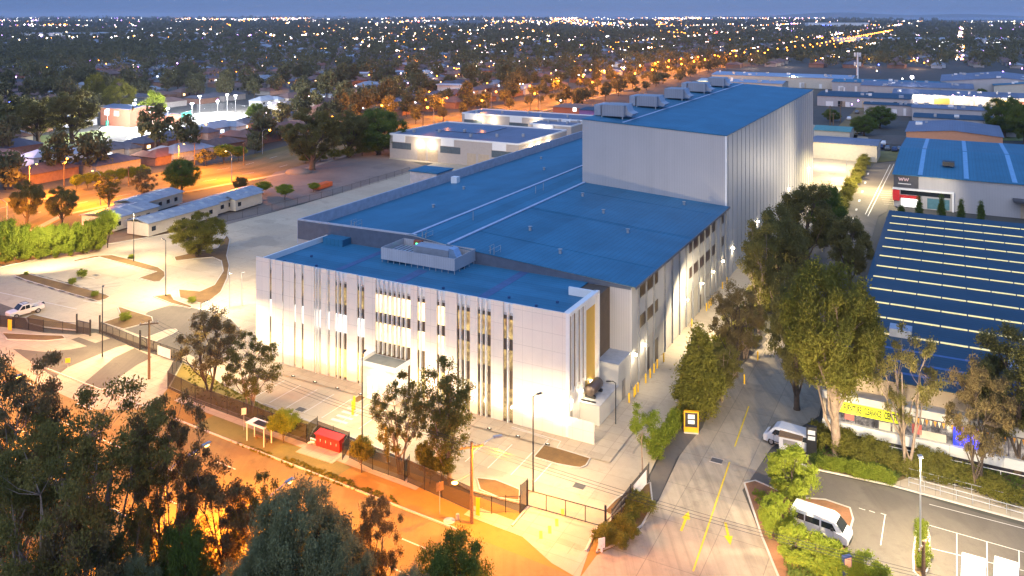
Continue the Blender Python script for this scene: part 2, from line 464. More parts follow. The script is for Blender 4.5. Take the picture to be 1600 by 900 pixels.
def sheet(name, px, m, z):
    """a flat paved area whose outline is given by where its corners show in the photograph"""
    mb = MB(); P = [G(x, y) for x, y in px]
    mb.add([(p.x, p.y, z) for p in P], [tuple(range(len(P)))])
    o = struct(name, mb, m)
    bm = bmesh.new(); bm.from_mesh(o.data)
    bmesh.ops.triangulate(bm, faces=bm.faces)
    for f in bm.faces:
        if f.normal.z < 0: f.normal_flip()
    bm.to_mesh(o.data); bm.free(); return o
def kerb(px, w=0.16, h=0.13, closed=False, world=False, mb=None):
    P = [Vector(p[:2]) for p in px] if world else [G(x, y).to_2d() for x, y in px]
    if closed: P = P + [P[0]]
    mb = mb or MB()
    n = len(P); L = []; R = []
    for i, p in enumerate(P):
        d = (P[min(i+1, n-1)] - P[max(i-1, 0)])
        if closed and i in (0, n-1): d = P[1] - P[n-2]
        if d.length < 1e-5: d = Vector((1, 0))
        d.normalize(); q = Vector((-d.y, d.x)) * w/2
        L.append(p + q); R.append(p - q)
    for i in range(n-1):
        a, b, c, e = L[i], L[i+1], R[i+1], R[i]
        mb.add([(a.x,a.y,0),(b.x,b.y,0),(c.x,c.y,0),(e.x,e.y,0),(a.x,a.y,h),(b.x,b.y,h),(c.x,c.y,h),(e.x,e.y,h)],
               [(4,5,6,7),(7,6,5,4)[::-1],(0,1,5,4),(2,3,7,6)] if False else [(7,6,5,4),(0,1,5,4),(2,3,7,6),(1,2,6,5),(3,0,4,7)])
    return mb
def line_strip(mb, a, b, w, z):
    a, b = Vector(a[:2]), Vector(b[:2]); d = (b-a).normalized(); q = Vector((-d.y, d.x))*w/2
    mb.add([(*(a+q), z), (*(a-q), z), (*(b-q), z), (*(b+q), z)], [(0,1,2,3)])
# ------------------------------------------------------------------ the setting: ground, streets, yards
def big_ground():
    mb = MB()
    xs = [-30000, -6000, -1200, -200, 200, 1200, 6000, 30000]; ys = [-60, 60, 300, 1500, 6000, 16000, 45000]
    P = [(x, y, -0.06) for y in ys for x in xs]; n = len(xs)
    mb.add(P, [(j*n+i, j*n+i+1, (j+1)*n+i+1, (j+1)*n+i) for j in range(len(ys)-1) for i in range(n-1)])
    return struct("ground", mb, TERR)
big_ground()

# street in front of the site, running past the camera
SD = Vector((0.854, -0.520, 0)); SN = Vector((0.520, 0.854, 0)); K0 = G(638, 799)
def ST(a, b, z=0.0): p = K0 + SD*a + SN*b; return Vector((p.x, p.y, z))
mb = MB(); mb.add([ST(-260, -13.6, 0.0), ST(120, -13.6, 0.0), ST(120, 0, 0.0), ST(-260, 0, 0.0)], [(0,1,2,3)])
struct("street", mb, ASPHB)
mb = MB()
for b, (l, gp) in ((-3.4, (3.0, 9.0)), (-6.8, (1e4, 1)), (-10.2, (3.0, 9.0))):
    a = -250
    while a < 60:
        e = min(a + l, 60); line_strip(mb, ST(a, b), ST(e, b), 0.14, 0.008); a = e + gp
struct("street_markings", mb, WHITEP)
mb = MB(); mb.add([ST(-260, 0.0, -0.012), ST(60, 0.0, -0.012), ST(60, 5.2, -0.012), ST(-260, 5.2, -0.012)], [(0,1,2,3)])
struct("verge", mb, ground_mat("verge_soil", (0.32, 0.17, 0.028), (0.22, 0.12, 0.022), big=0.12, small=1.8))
mb = kerb([ST(-260, -13.8), ST(120, -13.8)], world=True)
mb = kerb([ST(-62, 0.05), ST(5.4, 0.05)], world=True, mb=mb)
mb = kerb([ST(-260, 0.05), ST(-74, 0.05)], world=True, mb=mb)
struct("street_kerb", mb, KERB)
mb = MB()
for a0, a1, b0, b1 in ((-24.5, -1.5, 3.0, 4.3), (-37, -24.5, 2.9, 4.8), (4.6, 16, 2.2, 3.8)):
    mb.add([ST(a0, b0, 0.02), ST(a1, b0, 0.02), ST(a1, b1, 0.02), ST(a0, b1, 0.02)], [(0,1,2,3)])
struct("footpath", mb, PATH)
mb = MB(); mb.add([ST(-30, 0.3, 0.012), ST(-9.5, 0.3, 0.012), ST(-9.5, 2.9, 0.012), ST(-30, 2.9, 0.012)], [(0,1,2,3)])
struct("verge_grass", mb, GRASS)

# yard and car parks of the logistics site
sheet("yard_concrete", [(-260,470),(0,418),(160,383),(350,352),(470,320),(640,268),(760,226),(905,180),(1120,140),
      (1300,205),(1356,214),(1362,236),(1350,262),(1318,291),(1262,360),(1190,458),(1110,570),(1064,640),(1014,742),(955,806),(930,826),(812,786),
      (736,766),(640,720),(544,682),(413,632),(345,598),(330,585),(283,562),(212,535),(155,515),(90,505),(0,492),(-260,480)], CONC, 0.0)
sheet("crossing_apron", [(826,791),(932,826),(905,905),(862,880),(800,824)], ground_mat("apron_concrete", (0.46,0.38,0.30),(0.36,0.29,0.22), joint=(3,3), jc=0.75), 0.016)
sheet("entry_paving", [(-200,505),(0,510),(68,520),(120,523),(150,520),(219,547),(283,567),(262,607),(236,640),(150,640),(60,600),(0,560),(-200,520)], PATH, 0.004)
sheet("entry_asphalt", [(111,530.5),(123,527),(149,536),(174,528),(199,538),(181,543),(106,574),(85,590),(40,560),(20,545),(70,550),(110,546),(136,541)], ASPH, 0.012)
sheet("exit_asphalt", [(210,544),(238,558),(213,571),(189,588),(175,606),(120,608),(178,559)], ASPH, 0.012)
sheet("forecourt_asphalt", [(232,487),(265,477),(322,484),(362,500),(380,520),(345,560),(320,566),(283,548),(219,524),(195,515)], ASPH, 0.008)
sheet("traffic_island", [(222,531),(262,516),(274,515),(277,518),(270,523),(232,539)], PATH, 0.11)
sheet("parking_asphalt", [(-60,462),(0,474),(22,482),(10,500),(-60,500)], ASPH, 0.008)
beds = [
 [(115,407),(150,400),(175,399),(200,405),(247,418),(257,425),(258,432),(250,440),(240,441),(217,435),(245,425),(230,422),(155,402),(117,409)],
 [(22,431),(42,428),(100,443),(160,459),(172,464),(165,468),(152,471),(90,453),(40,438)],
 [(240,464),(267,460),(272,469),(300,479),(297,482),(268,475)],
 [(279,453),(312,456),(335,446),(349,424),(346,408),(332,402),(300,405),(275,408),(272,402),(300,396),(340,388),(354,368),(359,375),(354,400),(358,415),(355,435),(345,457),(326,472),(315,475),(281,466)],
 [(184,481),(190,481),(207,487),(237,496),(239,503),(192,515),(160,505),(190,495)],
 [(40,497),(52,492),(80,499),(120,508),(122,517),(70,512),(45,506)],
 [(4,521),(60,524),(98,525),(102,530),(72,533),(11,531)],
 [(285,568),(330,587),(345,600),(413,634),(497,665),(490,672),(481,690),(425,670),(381,652),(305,624),(265,605)],
 [(546,629),(575,608),(560,603),(561,601),(593,610),(560,630)],
 [(582,631),(605,614),(618,618),(600,638),(584,640)],
 [(800,671),(828,678),(857,688),(834,715),(870,726),(897,731),(907,732),(916,728),(922,717),(870,701),(876,691),(850,683),(800,668)],
 [(745,748),(775,751),(812,766),(811,783),(782,780),(750,766)],
 [(1012,746),(985,765),(962,782),(944,800),(955,806),(975,780),(1014,752)],
 [(943,828),(958,808),(1000,765),(1016,755),(1020,790),(1003,822),(960,852),(932,864)],
]
for i, p in enumerate(beds):
    gm = MULCH if i != 7 else ground_mat("dry_grass", (0.26, 0.18, 0.035), (0.15, 0.12, 0.025), big=0.3, small=2.5)
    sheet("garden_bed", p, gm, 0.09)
mbk = MB()
for p in beds: kerb(p, 0.15, 0.12, True, mb=mbk)
kerb([(222,531),(262,516),(274,515),(277,518),(270,523),(232,539)], 0.15, 0.13, True, mb=mbk)
kerb([(0,418),(160,383),(350,352)], 0.2, 0.14, mb=mbk)
kerb([(413,632),(544,682),(640,721),(736,767),(812,787)], 0.15, 0.13, mb=mbk)
kerb([(800,823),(826,792)], 0.2, 0.14, mb=mbk); kerb([(932,827),(915,862)], 0.2, 0.14, mb=mbk)
struct("site_kerb", mbk, KERB)
# footpath beside the office
def lay(name, uv, m, z, o):
    mb = MB(); mb.add([(*(o + UX*u + VX*v).to_2d(), z) for u, v in uv], [tuple(range(len(uv)))]); return struct(name, mb, m)
A0 = G(884, 684)
lay("office_footpath", [(-44.4,-0.1),(-44.4,-2.6),(-7.4,-2.6),(-1.5,-2.6),(6,-2.6),(6,12),(0,12),(0,-0.1)][:8], PATH, 0.10, A0)
mbm = MB(); 
for k in range(9):
    a = A0 + UX*(-41.5 + k*2.6) + VX*(-3.6); line_strip(mbm, a, a - VX*5.2, 0.1, 0.010)
for k in range(6):
    a = A0 + UX*(-12.2 + k*2.6) + VX*(-3.9); line_strip(mbm, a, a - VX*5.2, 0.1, 0.010)
for k in range(4):
    c = G(555 - 8.2*k, 640 + 6*k); line_strip(mbm, c - UX*1.1, c + UX*1.1, 0.42, 0.010)
for x0, y0, x1, y1 in ((60,470,120,483),(-10,455,50,468),(120,430,148,435),(305,522,322,515),(130,470,160,474)):
    line_strip(mbm, G(x0,y0), G(x1,y1), 0.12, 0.014)
for k in range(4):
    c = G(317 + 5.5*k, 480.5 + 0.8*k); line_strip(mbm, c - VX*0.9, c + VX*0.9, 0.4, 0.014)
struct("yard_markings", mbm, WHITEP)
mbw = MB()
for px in ([(22,433),(40,440),(90,454),(152,472)], [(45,428),(100,441),(170,463)]):
    for (a, b) in zip(px[:-1], px[1:]):
        P, Q = G(*a), G(*b); n = max(1, int((Q-P).length/2.4))
        for k in range(n):
            line_strip(mbw, P + (Q-P)*(k+.15)/n, P + (Q-P)*(k+.75)/n, 0.22, 0.12)
o_ = single("wheel_stop_row", mbw, BLACKM, "black rubber wheel stops along both sides of the long narrow garden bed", "wheel stops"); o_["kind"] = "structure"

# shared driveway between the sites
sheet("driveway_concrete", [(870,1010),(905,905),(932,868),(960,854),(1003,824),(1030,780),(1062,712),(1095,668),(1118,610),(1165,560),(1200,520),(1290,520),
      (1290,600),(1280,650),(1250,668),(1205,700),(1172,750),(1160,766),(1190,840),(1240,960),(1300,1100),(860,1100)], CONC2, 0.010)
sheet("driveway_edge", [(1015,745),(1055,668),(1100,600),(1185,520),(1200,530),(1118,612),(1098,668),(1058,715),(1030,778),(1022,786)], ASPH, 0.014)
mby = MB()
line_strip(mby, G(1083,893), G(1140,722), 0.14, 0.018); line_strip(mby, G(1148,698), G(1170,635), 0.14, 0.018)
for cx, cy, flip in ((1070,815,1), (1137,833,-1)):
    c = G(cx, cy); d = (G(1165,650) - G(1083,890)).normalized()*flip; q = Vector((-d.y, d.x, 0))
    if flip < 0: d = Vector((0.12*-1, -1, 0)).normalized(); q = Vector((-d.y, d.x, 0))
    line_strip(mby, c - d*1.5, c + d*0.5, 0.22, 0.018)
    mby.add([(*(c + d*0.4 + q*0.38).to_2d(), 0.019), (*(c + d*0.4 - q*0.38).to_2d(), 0.019), (*(c + d*1.7).to_2d(), 0.019)], [(0,1,2)])
for cx, cy in ((879,801),(870,817),(859,828),(845,836)):
    c = G(cx, cy); line_strip(mby, c - UX*0.25 + VX*0.5, c + UX*0.25 - VX*0.5, 0.3, 0.022)
struct("driveway_markings", mby, YELP)

# road behind the trees, and the car park of the blue shed
sheet("side_road", [(1195,548),(1215,500),(1262,400),(1300,348),(1318,318),(1366,256),(1402,252),(1397,290),(1386,330),(1372,338),(1345,430),(1310,540),(1285,600),(1290,525)], ASPH, 0.006)
mb = MB()
for (x0,y0,x1,y1) in ((1391,257,1352,335),(1397,256,1356,338)):
    line_strip(mb, G(x0,y0), G(x1,y1), 0.16, 0.014)
for k in range(6): line_strip(mb, G(1357-k*4.6, 270+k*14), G(1356-k*4.6, 273+k*14), 0.4, 0.014)
for k in range(7):
    line_strip(mb, G(1372+k*1.5, 298+k*3.5), G(1392+k*1.2, 299+k*3.6), 0.12, 0.014)
struct("side_road_markings", mb, WHITEP)
sheet("roadside_grass", [(1352,256),(1366,236),(1410,236),(1408,250),(1366,254)], GRASS, 0.008)
sheet("far_field_grass", [(1535,200),(1700,205),(1700,222),(1540,219)], ground_mat("lit_grass",(0.16,0.19,0.05),(0.10,0.13,0.035)), 0.008)

# furniture store car park
sheet("store_car_park", [(1168,748),(1205,706),(1270,735),(1400,764),(1600,822),(1900,905),(1900,1300),(1330,1300),(1225,960),(1190,840)], ASPH, 0.004)
bed_r = [(1163,756),(1180,752),(1240,778),(1290,782),(1328,795),(1333,812),(1322,850),(1318,880),(1345,900),(1400,1010),(1300,1100),(1240,950),(1190,838)]
sheet("planting_bed", bed_r, ground_mat("red_mulch", (0.30,0.13,0.06),(0.15,0.08,0.03), big=0.5, small=3), 0.08)
bed_s = [(1266,690),(1272,668),(1300,668),(1600,742),(1800,790),(1800,830),(1600,788),(1430,745),(1392,758),(1270,732),(1240,720)]
sheet("store_garden", bed_s, ground_mat("garden_soil", (0.22,0.14,0.06),(0.10,0.08,0.03), big=0.5, small=2), 0.06)
sheet("store_ramp", [(1392,758),(1430,745),(1600,790),(1800,838),(1800,868),(1600,815)], PATH, 0.14)
bed_i = [(1433,820),(1448,822),(1452,840),(1450,890),(1440,905),(1428,895),(1427,870)]
sheet("island_bed", bed_i, MULCH, 0.09)
mb = MB()
kerb([(1163,756),(1190,838),(1240,960),(1300,1100)], mb=mb); kerb([(1240,722),(1270,733),(1392,759),(1600,815),(1800,868)], mb=mb)
kerb(bed_i, 0.15, 0.13, True, mb=mb); kerb([(1163,756),(1180,752),(1240,778),(1290,782),(1328,795),(1333,812),(1322,850)], mb=mb)
struct("car_park_kerb", mb, KERB)
mb = MB()
for (x0,y0,x1,y1) in ((1264,790,1328,818),(1280,800,1274,806),(1383,805,1376,852),(1342,794,1352,797),(1358,798,1367,801),(1376,802,1385,805),
    (1449,820,1600,863),(1495,834,1495,905),(1542,847,1543,925),(1592,860,1594,940),(1455,857,1600,892),(1452,788,1600,826),(1330,820,1322,855)):
    line_strip(mb, G(x0,y0), G(x1,y1), 0.08, 0.012)
struct("car_park_markings", mb, WHITEP)

# main road on the left, the gravel lot, the courts and the side streets
MR = [G(-420,520), G(0,335), G(120,309), G(265,285), G(400,262), G(637,196), G(800,172), G(940,140), G(1087,106), G(1200,92), G(1290,78), G(1362,61), G(1402,52)]
MR = [p.to_2d() for p in MR]
def along(poly, step, off=0.0, start=0.0):
    out = []; acc = start
    for a, b in zip(poly[:-1], poly[1:]):
        L = (b-a).length; d = (b-a)/L; q = Vector((-d.y, d.x))
        while acc < L:
            out.append((a + d*acc + q*off, math.atan2(d.y, d.x))); acc += step
        acc -= L
    return out
def ribbon(name, poly, w, m, z, off=0.0):
    pts = []
    n = len(poly); mb = MB(); V = []
    for i, p in enumerate(poly):
        d = (poly[min(i+1, n-1)] - poly[max(i-1, 0)]).normalized(); q = Vector((-d.y, d.x))
        V += [(*(p + q*(off + w/2)), z), (*(p + q*(off - w/2)), z)]
    mb.add(V, [(2*i, 2*i+1, 2*i+3, 2*i+2) for i in range(n-1)]); return struct(name, mb, m)
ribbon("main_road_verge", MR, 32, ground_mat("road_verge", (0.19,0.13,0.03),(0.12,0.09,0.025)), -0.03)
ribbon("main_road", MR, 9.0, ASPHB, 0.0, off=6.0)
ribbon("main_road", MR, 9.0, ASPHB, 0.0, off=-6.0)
mb = MB()
for off in (6.0, -6.0):
    for p, a in along(MR[:8], 12, off):
        d = Vector((math.cos(a), math.sin(a))); line_strip(mb, p, p + d*4, 0.18, 0.008)
struct("main_road_markings", mb, WHITEP)
ribbon("main_road_path", MR[:9], 1.6, PATH, 0.0, off=-14.5)
sheet("gravel_lot", [(440,262),(560,238),(620,245),(690,268),(640,270),(470,318),(350,352),(330,340)], GRAVEL, -0.01)
sheet("works_ground", [(-100,400),(0,370),(200,345),(330,345),(350,352),(160,383),(0,418),(-100,440)], DIRT, -0.008)
sheet("works_yard", [(150,405),(290,370),(340,352),(330,340),(180,372)], DIRT, -0.004)
sheet("court_surface", [(155,204),(160,198),(217,191),(288,196),(300,203),(235,210),(195,208)], COURT, 0.0)
sheet("court_surface", [(280,187),(308,177),(350,174),(386,180),(380,187),(322,191)], COURT, 0.0)
sheet("court_lawn", [(60,212),(155,204),(190,208),(150,222),(60,235)], ground_mat("lit_grass",(0.16,0.19,0.05),(0.10,0.13,0.035)), -0.004)
sheet("unit_forecourt", [(608,248),(640,252),(760,262),(905,215),(900,205),(830,235),(700,250),(612,240)], CONC, -0.004)
ind_road = [G(1309,238), G(1322,205), G(1345,180), G(1362,160), G(1378,140)]
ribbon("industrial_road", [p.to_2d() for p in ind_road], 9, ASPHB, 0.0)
sheet("depot_yard", [(1340,225),(1360,210),(1420,212),(1412,226)], ASPH, -0.004)

# water and the far shore
mb = MB(); mb.add([(900, 8200, -0.02), (16000, 8200, -0.02), (30000, 24000, -0.02), (1900, 24000, -0.02)], [(0,1,2,3)])
wm, wt, wb = _nodes("bay_water"); wb.inputs["Base Color"].default_value = (0.12,0.16,0.22,1); wb.inputs["Roughness"].default_value = 0.35
struct("water", mb, wm)
mb = MB(); r = random.Random(5); P = []; n = 60
for i in range(n+1):
    x = 3500 + 20000*i/n; h = 40 + 50*math.sin(i*0.13)**2 + 25*math.sin(i*0.7) + r.uniform(-4, 4); h *= min(1, i/8)
    P += [(x, 17000, -1), (x, 18500, max(5, h*1.0)), (x, 21000, -1)]
mb.add(P, [(3*i+k, 3*i+k+1, 3*i+k+4, 3*i+k+3) for i in range(n) for k in (0, 1)])
struct("hills", mb, mat("far_hills", (0.05,0.06,0.05), 1.0, scale=0.002))

# ------------------------------------------------------------------ the office building
off = thing("office_building", "three storey white panelled office block with tall slot windows and a small entrance canopy", "office", A0, ROT)
H0, HP = 12.1, 13.25          # roof level and top of the panels
def ux(px):                    # distance along the facade of a pixel column
    k = (px-800)/1300; return (88.64*k-5.73)/(.8833+.4688*k)
pan = [(0,85),(97,165),(172,238),(247,285),(297,365),(405,440),(460,495),(567,633),(677,748),(965,1008),(1057,1130),(1182,1255),(1337,1385),(1468,1545)]
fins = [380,395,450,515,543,655,768,797,825,853,882,910,938,1032,1155,1281,1310,1410,1440,1577]
pan_u = [(ux(400+a/4), ux(400+b/4)) for a, b in pan] + [(ux(801.5), 0.0)]
core = MB(); core.box(-44.4, -0.35, 0.20, 14.1, 0, H0 - 0.02)
part("wall", core, SPAN, off)
rf = MB(); rf.box(-44.3, -3.2, 0.41, 14.15, H0, H0 + 0.12); rf.box(-3.2, -0.3, 0.41, 8.4, H0, H0 + 0.12)
part("roof", rf, ROOFV, off)
pr = MB(); pr.box(-44.4, -0.3, 0.20, 0.4, H0 - .3, HP - 0.12); pr.box(-44.4, -44.15, 0.5, 14.0, H0, HP - 0.3)
pr.box(-0.3, 0.02, 0.3, 8.6, H0 - .3, HP); pr.box(-3.4, -0.3, 8.35, 8.6, H0, HP - 0.1)
part("parapet", pr, FINW, off)
hat = MB(); hat.box(-34, -33, 3.2, 14, H0+.12, H0+.14); hat.box(-24.5, -23.0, 0.6, 8.2, H0+.12, H0+.14); hat.box(-12.5,-11.3,0.6,14,H0+.12,H0+.14)
part("roof_walkway", hat, mat("walkway_mesh", (0.06,0.12,0.26), 0.6), off)
for i, (a, b) in enumerate(pan_u):
    m_ = MB(); m_.box(a, b, 0.0 - 0.012*(i % 3), 0.14, 0.0, HP)
    part("wall_panel", m_, PANEL, off)
for q in fins:
    u = ux(400 + q/4); m_ = MB(); m_.box(u-0.055, u+0.055, -0.22, 0.20, 4.4 if 760 < q < 1000 else 0.0, HP - 0.05)
    part("fin", m_, FINW, off)
edges = [pan_u[i][1] for i in range(len(pan_u)-1)]; starts = [pan_u[i+1][0] for i in range(len(pan_u)-1)]
for i, (a, b) in enumerate(zip(edges, starts)):
    px = PX(A0 + UX*((a+b)/2))[0]
    for z0, z1, lvl in ((9.2, 11.35, 2), (5.75, 7.95, 1), (0.3, 3.7, 0)):
        if lvl == 0 and 586 < px < 642: continue
        if px < 590: mm = (W_YEL, W_COOL, W_DIM)[lvl]
        elif px < 700: mm = (W_YEL, W_HOT, W_HOT)[lvl]
        else: mm = W_DIM if lvl else W_DIM
        m_ = MB(); m_.box(a + 0.03, b - 0.03, 0.15, 0.19, z0, z1)
        w = part("window", m_, mm, off)
# side wall with its frame, ochre return and thin vertical windows
sw = MB(); sw.box(-0.34, -0.02, 0.3, 5.3, 0.0, HP - 0.5)
part("wall_panel", sw, PANELS, off)
fr = MB(); fr.box(0.0, 0.42, -0.02, 0.22, 0, HP); fr.box(0.03, 0.42, 0.22, 8.5, HP - 0.35, HP + 0.02); fr.box(-0.3, 0.42, 8.3, 8.62, 0, HP)
part("portal_frame", fr, FINW, off)
oc = MB(); oc.box(-0.33, -0.05, 5.32, 8.29, 0.0, HP - 0.42); part("ochre_wall", oc, OCHRE, off)
for v0 in (0.9, 2.0, 3.25, 4.35):
    m_ = MB(); m_.box(-0.018, 0.03, v0, v0 + 0.42, 4.6, HP - 0.55); part("window", m_, mat("slot_glass", (0.30,0.19,0.09), 0.2), off)
for v0 in (0.5, 1.6, 2.85, 3.95, 5.0):
    m_ = MB(); m_.box(-0.02, 0.20, v0, v0 + 0.13, 4.2, HP - 0.4); part("fin", m_, FINW, off)
dr = MB(); dr.box(-0.02, 0.03, 0.75, 1.75, 0.0, 2.3); part("door", dr, mat("grey_door", (0.25,0.24,0.23), 0.5), off)
wl = MB()
for v0 in (1.3, 4.0, 6.9): wl.box(-0.02, 0.22, v0-.12, v0+.12, 3.3, 3.48)
part("wall_lamp", wl, E_WARM, off)
for v0 in (1.3, 4.0, 6.9):
    light('SPOT', "wall_lamp_light", (0.5, v0, 3.25), 110, (1, 0.78, 0.48), 0.15, angle=150, parent=off)
rear = MB(); rear.box(-3.6, -0.34, 5.3, 8.3, 0, H0 - 0.03); part("wall_return", rear, GREYWALL, off)
# entrance canopy and vestibule
cn = MB(); cn.box(-25.3, -19.9, -3.1, 0.1, 3.95, 4.15); cn.box(-25.3,-19.9,-3.1,-2.9,4.15,4.5); cn.box(-25.3,-25.1,-2.9,-0.05,4.15,4.5); cn.box(-20.1,-19.9,-2.9,-0.05,4.15,4.5)
part("canopy", cn, FINW, off)
cr = MB(); cr.box(-25.09,-20.11,-2.89,-0.05,4.152,4.18); part("canopy_roof", cr, mat("canopy_membrane",(0.24,0.25,0.22),.8), off)
vs = MB(); vs.box(-24.9, -20.3, -2.7, -0.1, 0.1, 3.9); part("vestibule", vs, mat("frosted_glass_wall", (0.75,0.74,0.70), 0.3), off)
dv = MB(); dv.box(-24.4, -22.9, -2.76, -2.70, 0.1, 2.6); part("door", dv, W_HOT, off)
# screened roof plant with duct
ps = MB(); U0, U1, V0_, V1_ = -30.7, -19.2, 8.5, 13.7
for a in ((U0, U1, V0_, V0_+.08), (U1-.08, U1, V0_+.08, V1_), (U0, U0+.08, V0_+.08, V1_), (U0+.08, U1-.08, V1_-.08, V1_)): ps.box(*a, H0+.55, H0+2.1)
part("plant_screen", ps, rib_mat("screen_louvre", (0.46,0.46,0.48), 0.35, axis=0, rough=0.5, depth=0.3), off)
lg = MB()
for k in range(13):
    u = U0 + .1 + k*(U1-U0-.2)/12; lg.box(u-.04, u+.04, V0_+.1, V0_+.18, H0+.12, H0+.6)
for k in range(5):
    v = V0_ + .2 + k*1.2; lg.box(U1-.18, U1-.1, v-.04, v+.04, H0+.12, H0+.6)
part("screen_post", lg, GALV, off)
du = MB(); du.box(-27.0, -21.5, 10.6, 12.6, H0+.3, H0+2.3); part("air_unit", du, DUCT, off)
dt = MB(); dt.yprism([(-21.5,H0+2.6),(-21.5,H0+1.2),(-20.7,H0+.5),(-19.5,H0+.4),(-19.5,H0+1.3),(-20.3,H0+1.6),(-20.8,H0+2.5)], 10.7, 12.0)
part("duct", dt, mat("bright_duct", (0.35,0.5,0.68), 0.3, 0.5), off)
cd = MB()
for k in range(6): cd.box(-30.3+k*.62, -29.9+k*.62, 9.2, 12.8, H0+.5, H0+1.5)
part("condenser", cd, DUCT, off)
gb = MB(); gb.box(-28.6, -27.4, 13.0, 13.6, H0+.6, H0+2.2); part("service_cabinet", gb, mat("red_brown_metal",(0.35,0.1,0.05),0.6), off)
gl = MB(); gl.box(-28.2, -27.9, 12.96, 13.0, H0+1.6, H0+1.9); part("indicator_lamp", gl, emit("lamp_green", (0.05,1,0.3), 3), off)
v_ = MB()
for u, v in ((-42,2.5),(-40.5,6),(-37,3),(-33,1.6),(-17.5,3.2),(-14,1.8),(-9,4),(-5,3),(-3.4,5.2),(-2.2,2.0)): v_.box(u-.12,u+.12,v-.12,v+.12,H0+.12,H0+.35)
part("roof_outlet", v_, mat("dark_outlet",(0.03,0.08,0.2),0.6), off)
def ladder(u, v, z0, z1, parent):
    m = MB()
    for s in (-.28, .28): m.tube([(u+s, v, z0), (u+s, v, z1+1.1)], .06, 5)
    z = z0 + .3
    while z < z1: m.tube([(u-.28, v, z), (u+.28, v, z)], .02, 4); z += .35
    for s in (-.5, .5): m.tube([(u+s, v, z1+1.1), (u+s, v+1.4, z1+1.1), (u+s, v+1.4, z1)], .03, 5); m.tube([(u+s, v, z1+.55), (u+s, v+1.4, z1+.55)], .03, 5)
    return part("ladder", m, GALV, parent)
ladder(-39.8, 13.95, H0+.12, 14.3, off); ladder(-27.5, 13.95, H0+.12, 14.2, off); ladder(-16.8, 13.9, H0+.12, 13.6, off)
hb = MB(); hb.box(-43.5, -39.9, 11.8, 14.1, H0+.12, 13.15); part("roof_hood", hb, ROOF, off)

# facade uplights (each small fixture gives its own light)
upl = thing("facade_uplight", "slim facade uplight on the ground at the foot of the white office wall", "uplight", A0, 0, "uplights along the foot of the office wall")
m_ = MB(); m_.cbox(0, 0, 0.10, 0.5, 0.16, 0.12); part("housing", m_, BLACKM, upl)
m_ = MB(); m_.cbox(0, 0, 0.222, 0.2, 0.05, 0.01); part("lens", m_, E_DIM, upl)
N_UP = 13
for k in range(N_UP):
    u = -43 + k*42.0/(N_UP-1)
    if -25.5 < u < -19.8: u = -25.9 if u < -22.6 else -19.3
    p = A0 + UX*u - VX*2.4
    o = upl if k == 0 else copy_tree(upl)
    o.location = p; o.rotation_euler = (0, 0, ROT)
    light('SPOT', "facade_uplight_light", (p.x, p.y, 0.35), 520, (1.0, 0.77, 0.50), 0.12, aim=(p.x+VX.x*2.4, p.y+VX.y*2.4, 8.0), angle=125, blend=0.9)
light('AREA', "canopy_downlight", tuple(A0 + UX*(-22.6) - VX*2.95 + Vector((0,0,3.9))), 60, (1,0.85,0.6), 0.3)

# ------------------------------------------------------------------ the warehouse and the high storage hall
R0 = Vector((14.2, 99.7, 0))
wh = thing("warehouse", "long low blue roofed warehouse with grey sheet walls behind the white office", "warehouse", R0, ROT)
# local x = -t (to the left), local y = s (away)
prof = [(0, 12.55), (-26.0, 14.15), (-31.6, 14.75), (-52.2, 12.75)]
SE = 146
b = MB(); b.yprism([(0,0),(0,12.5),(-26,14.1),(-31.6,14.7),(-52.2,12.7),(-52.2,0)], 0.15, 47.15)
b.yprism([(-26.45,0),(-26.45,14.05),(-31.6,14.7),(-52.2,12.7),(-52.2,0)], 47.17, SE)
part("wall", b, PRECAST, wh)
def slope_sheet(x0, z0, x1, z1, y0, y1, th=0.08):
    m = MB(); m.add([(x0,y0,z0),(x1,y0,z1),(x1,y1,z1),(x0,y1,z0),(x0,y0,z0+th),(x1,y0,z1+th),(x1,y1,z1+th),(x0,y1,z0+th)],
        [(0,3,2,1),(4,5,6,7),(0,1,5,4),(1,2,6,5),(2,3,7,6),(3,0,4,7)]); return m
part("roof", slope_sheet(0.7, 12.50, -26.0, 14.13, -0.15, 47.1), ROOF, wh)
part("roof", slope_sheet(-26.02, 14.11, -31.6, 14.73, 0.1, 47.1), ROOF, wh)
part("roof", slope_sheet(-26.45, 14.15, -31.6, 14.73, 47.12, SE), ROOF, wh)
part("roof", slope_sheet(-31.62, 14.73, -52.1, 12.73, 0.1, SE), ROOF, wh)
m_ = MB()
m_.add([(-25.6,0,14.22),(-26.0,0,14.24),(-26.0,47,14.24),(-25.6,47,14.22),(-25.6,0,14.34),(-26.0,0,14.36),(-26.0,47,14.36),(-25.6,47,14.34)], [(4,5,6,7),(0,1,5,4),(1,2,6,5),(3,0,4,7)])
m_.box(-31.85, -31.4, 0.15, SE-1, 14.82, 14.92)
part("roof_flashing", m_, mat("pale_flashing", (0.42,0.5,0.66), 0.5), wh)
m_ = MB()
for y in (8.0, 24.0, 24.6, 40.0):
    m_.add([(0.5,y,12.60),(-26,y,14.235),(-26,y+.12,14.235),(0.5,y+.12,12.60),(0.5,y,12.63),(-26,y,14.26),(-26,y+.12,14.26),(0.5,y+.12,12.63)], [(4,5,6,7),(0,1,5,4),(3,2,6,7)])
part("roof_step", m_, ROOF, wh)
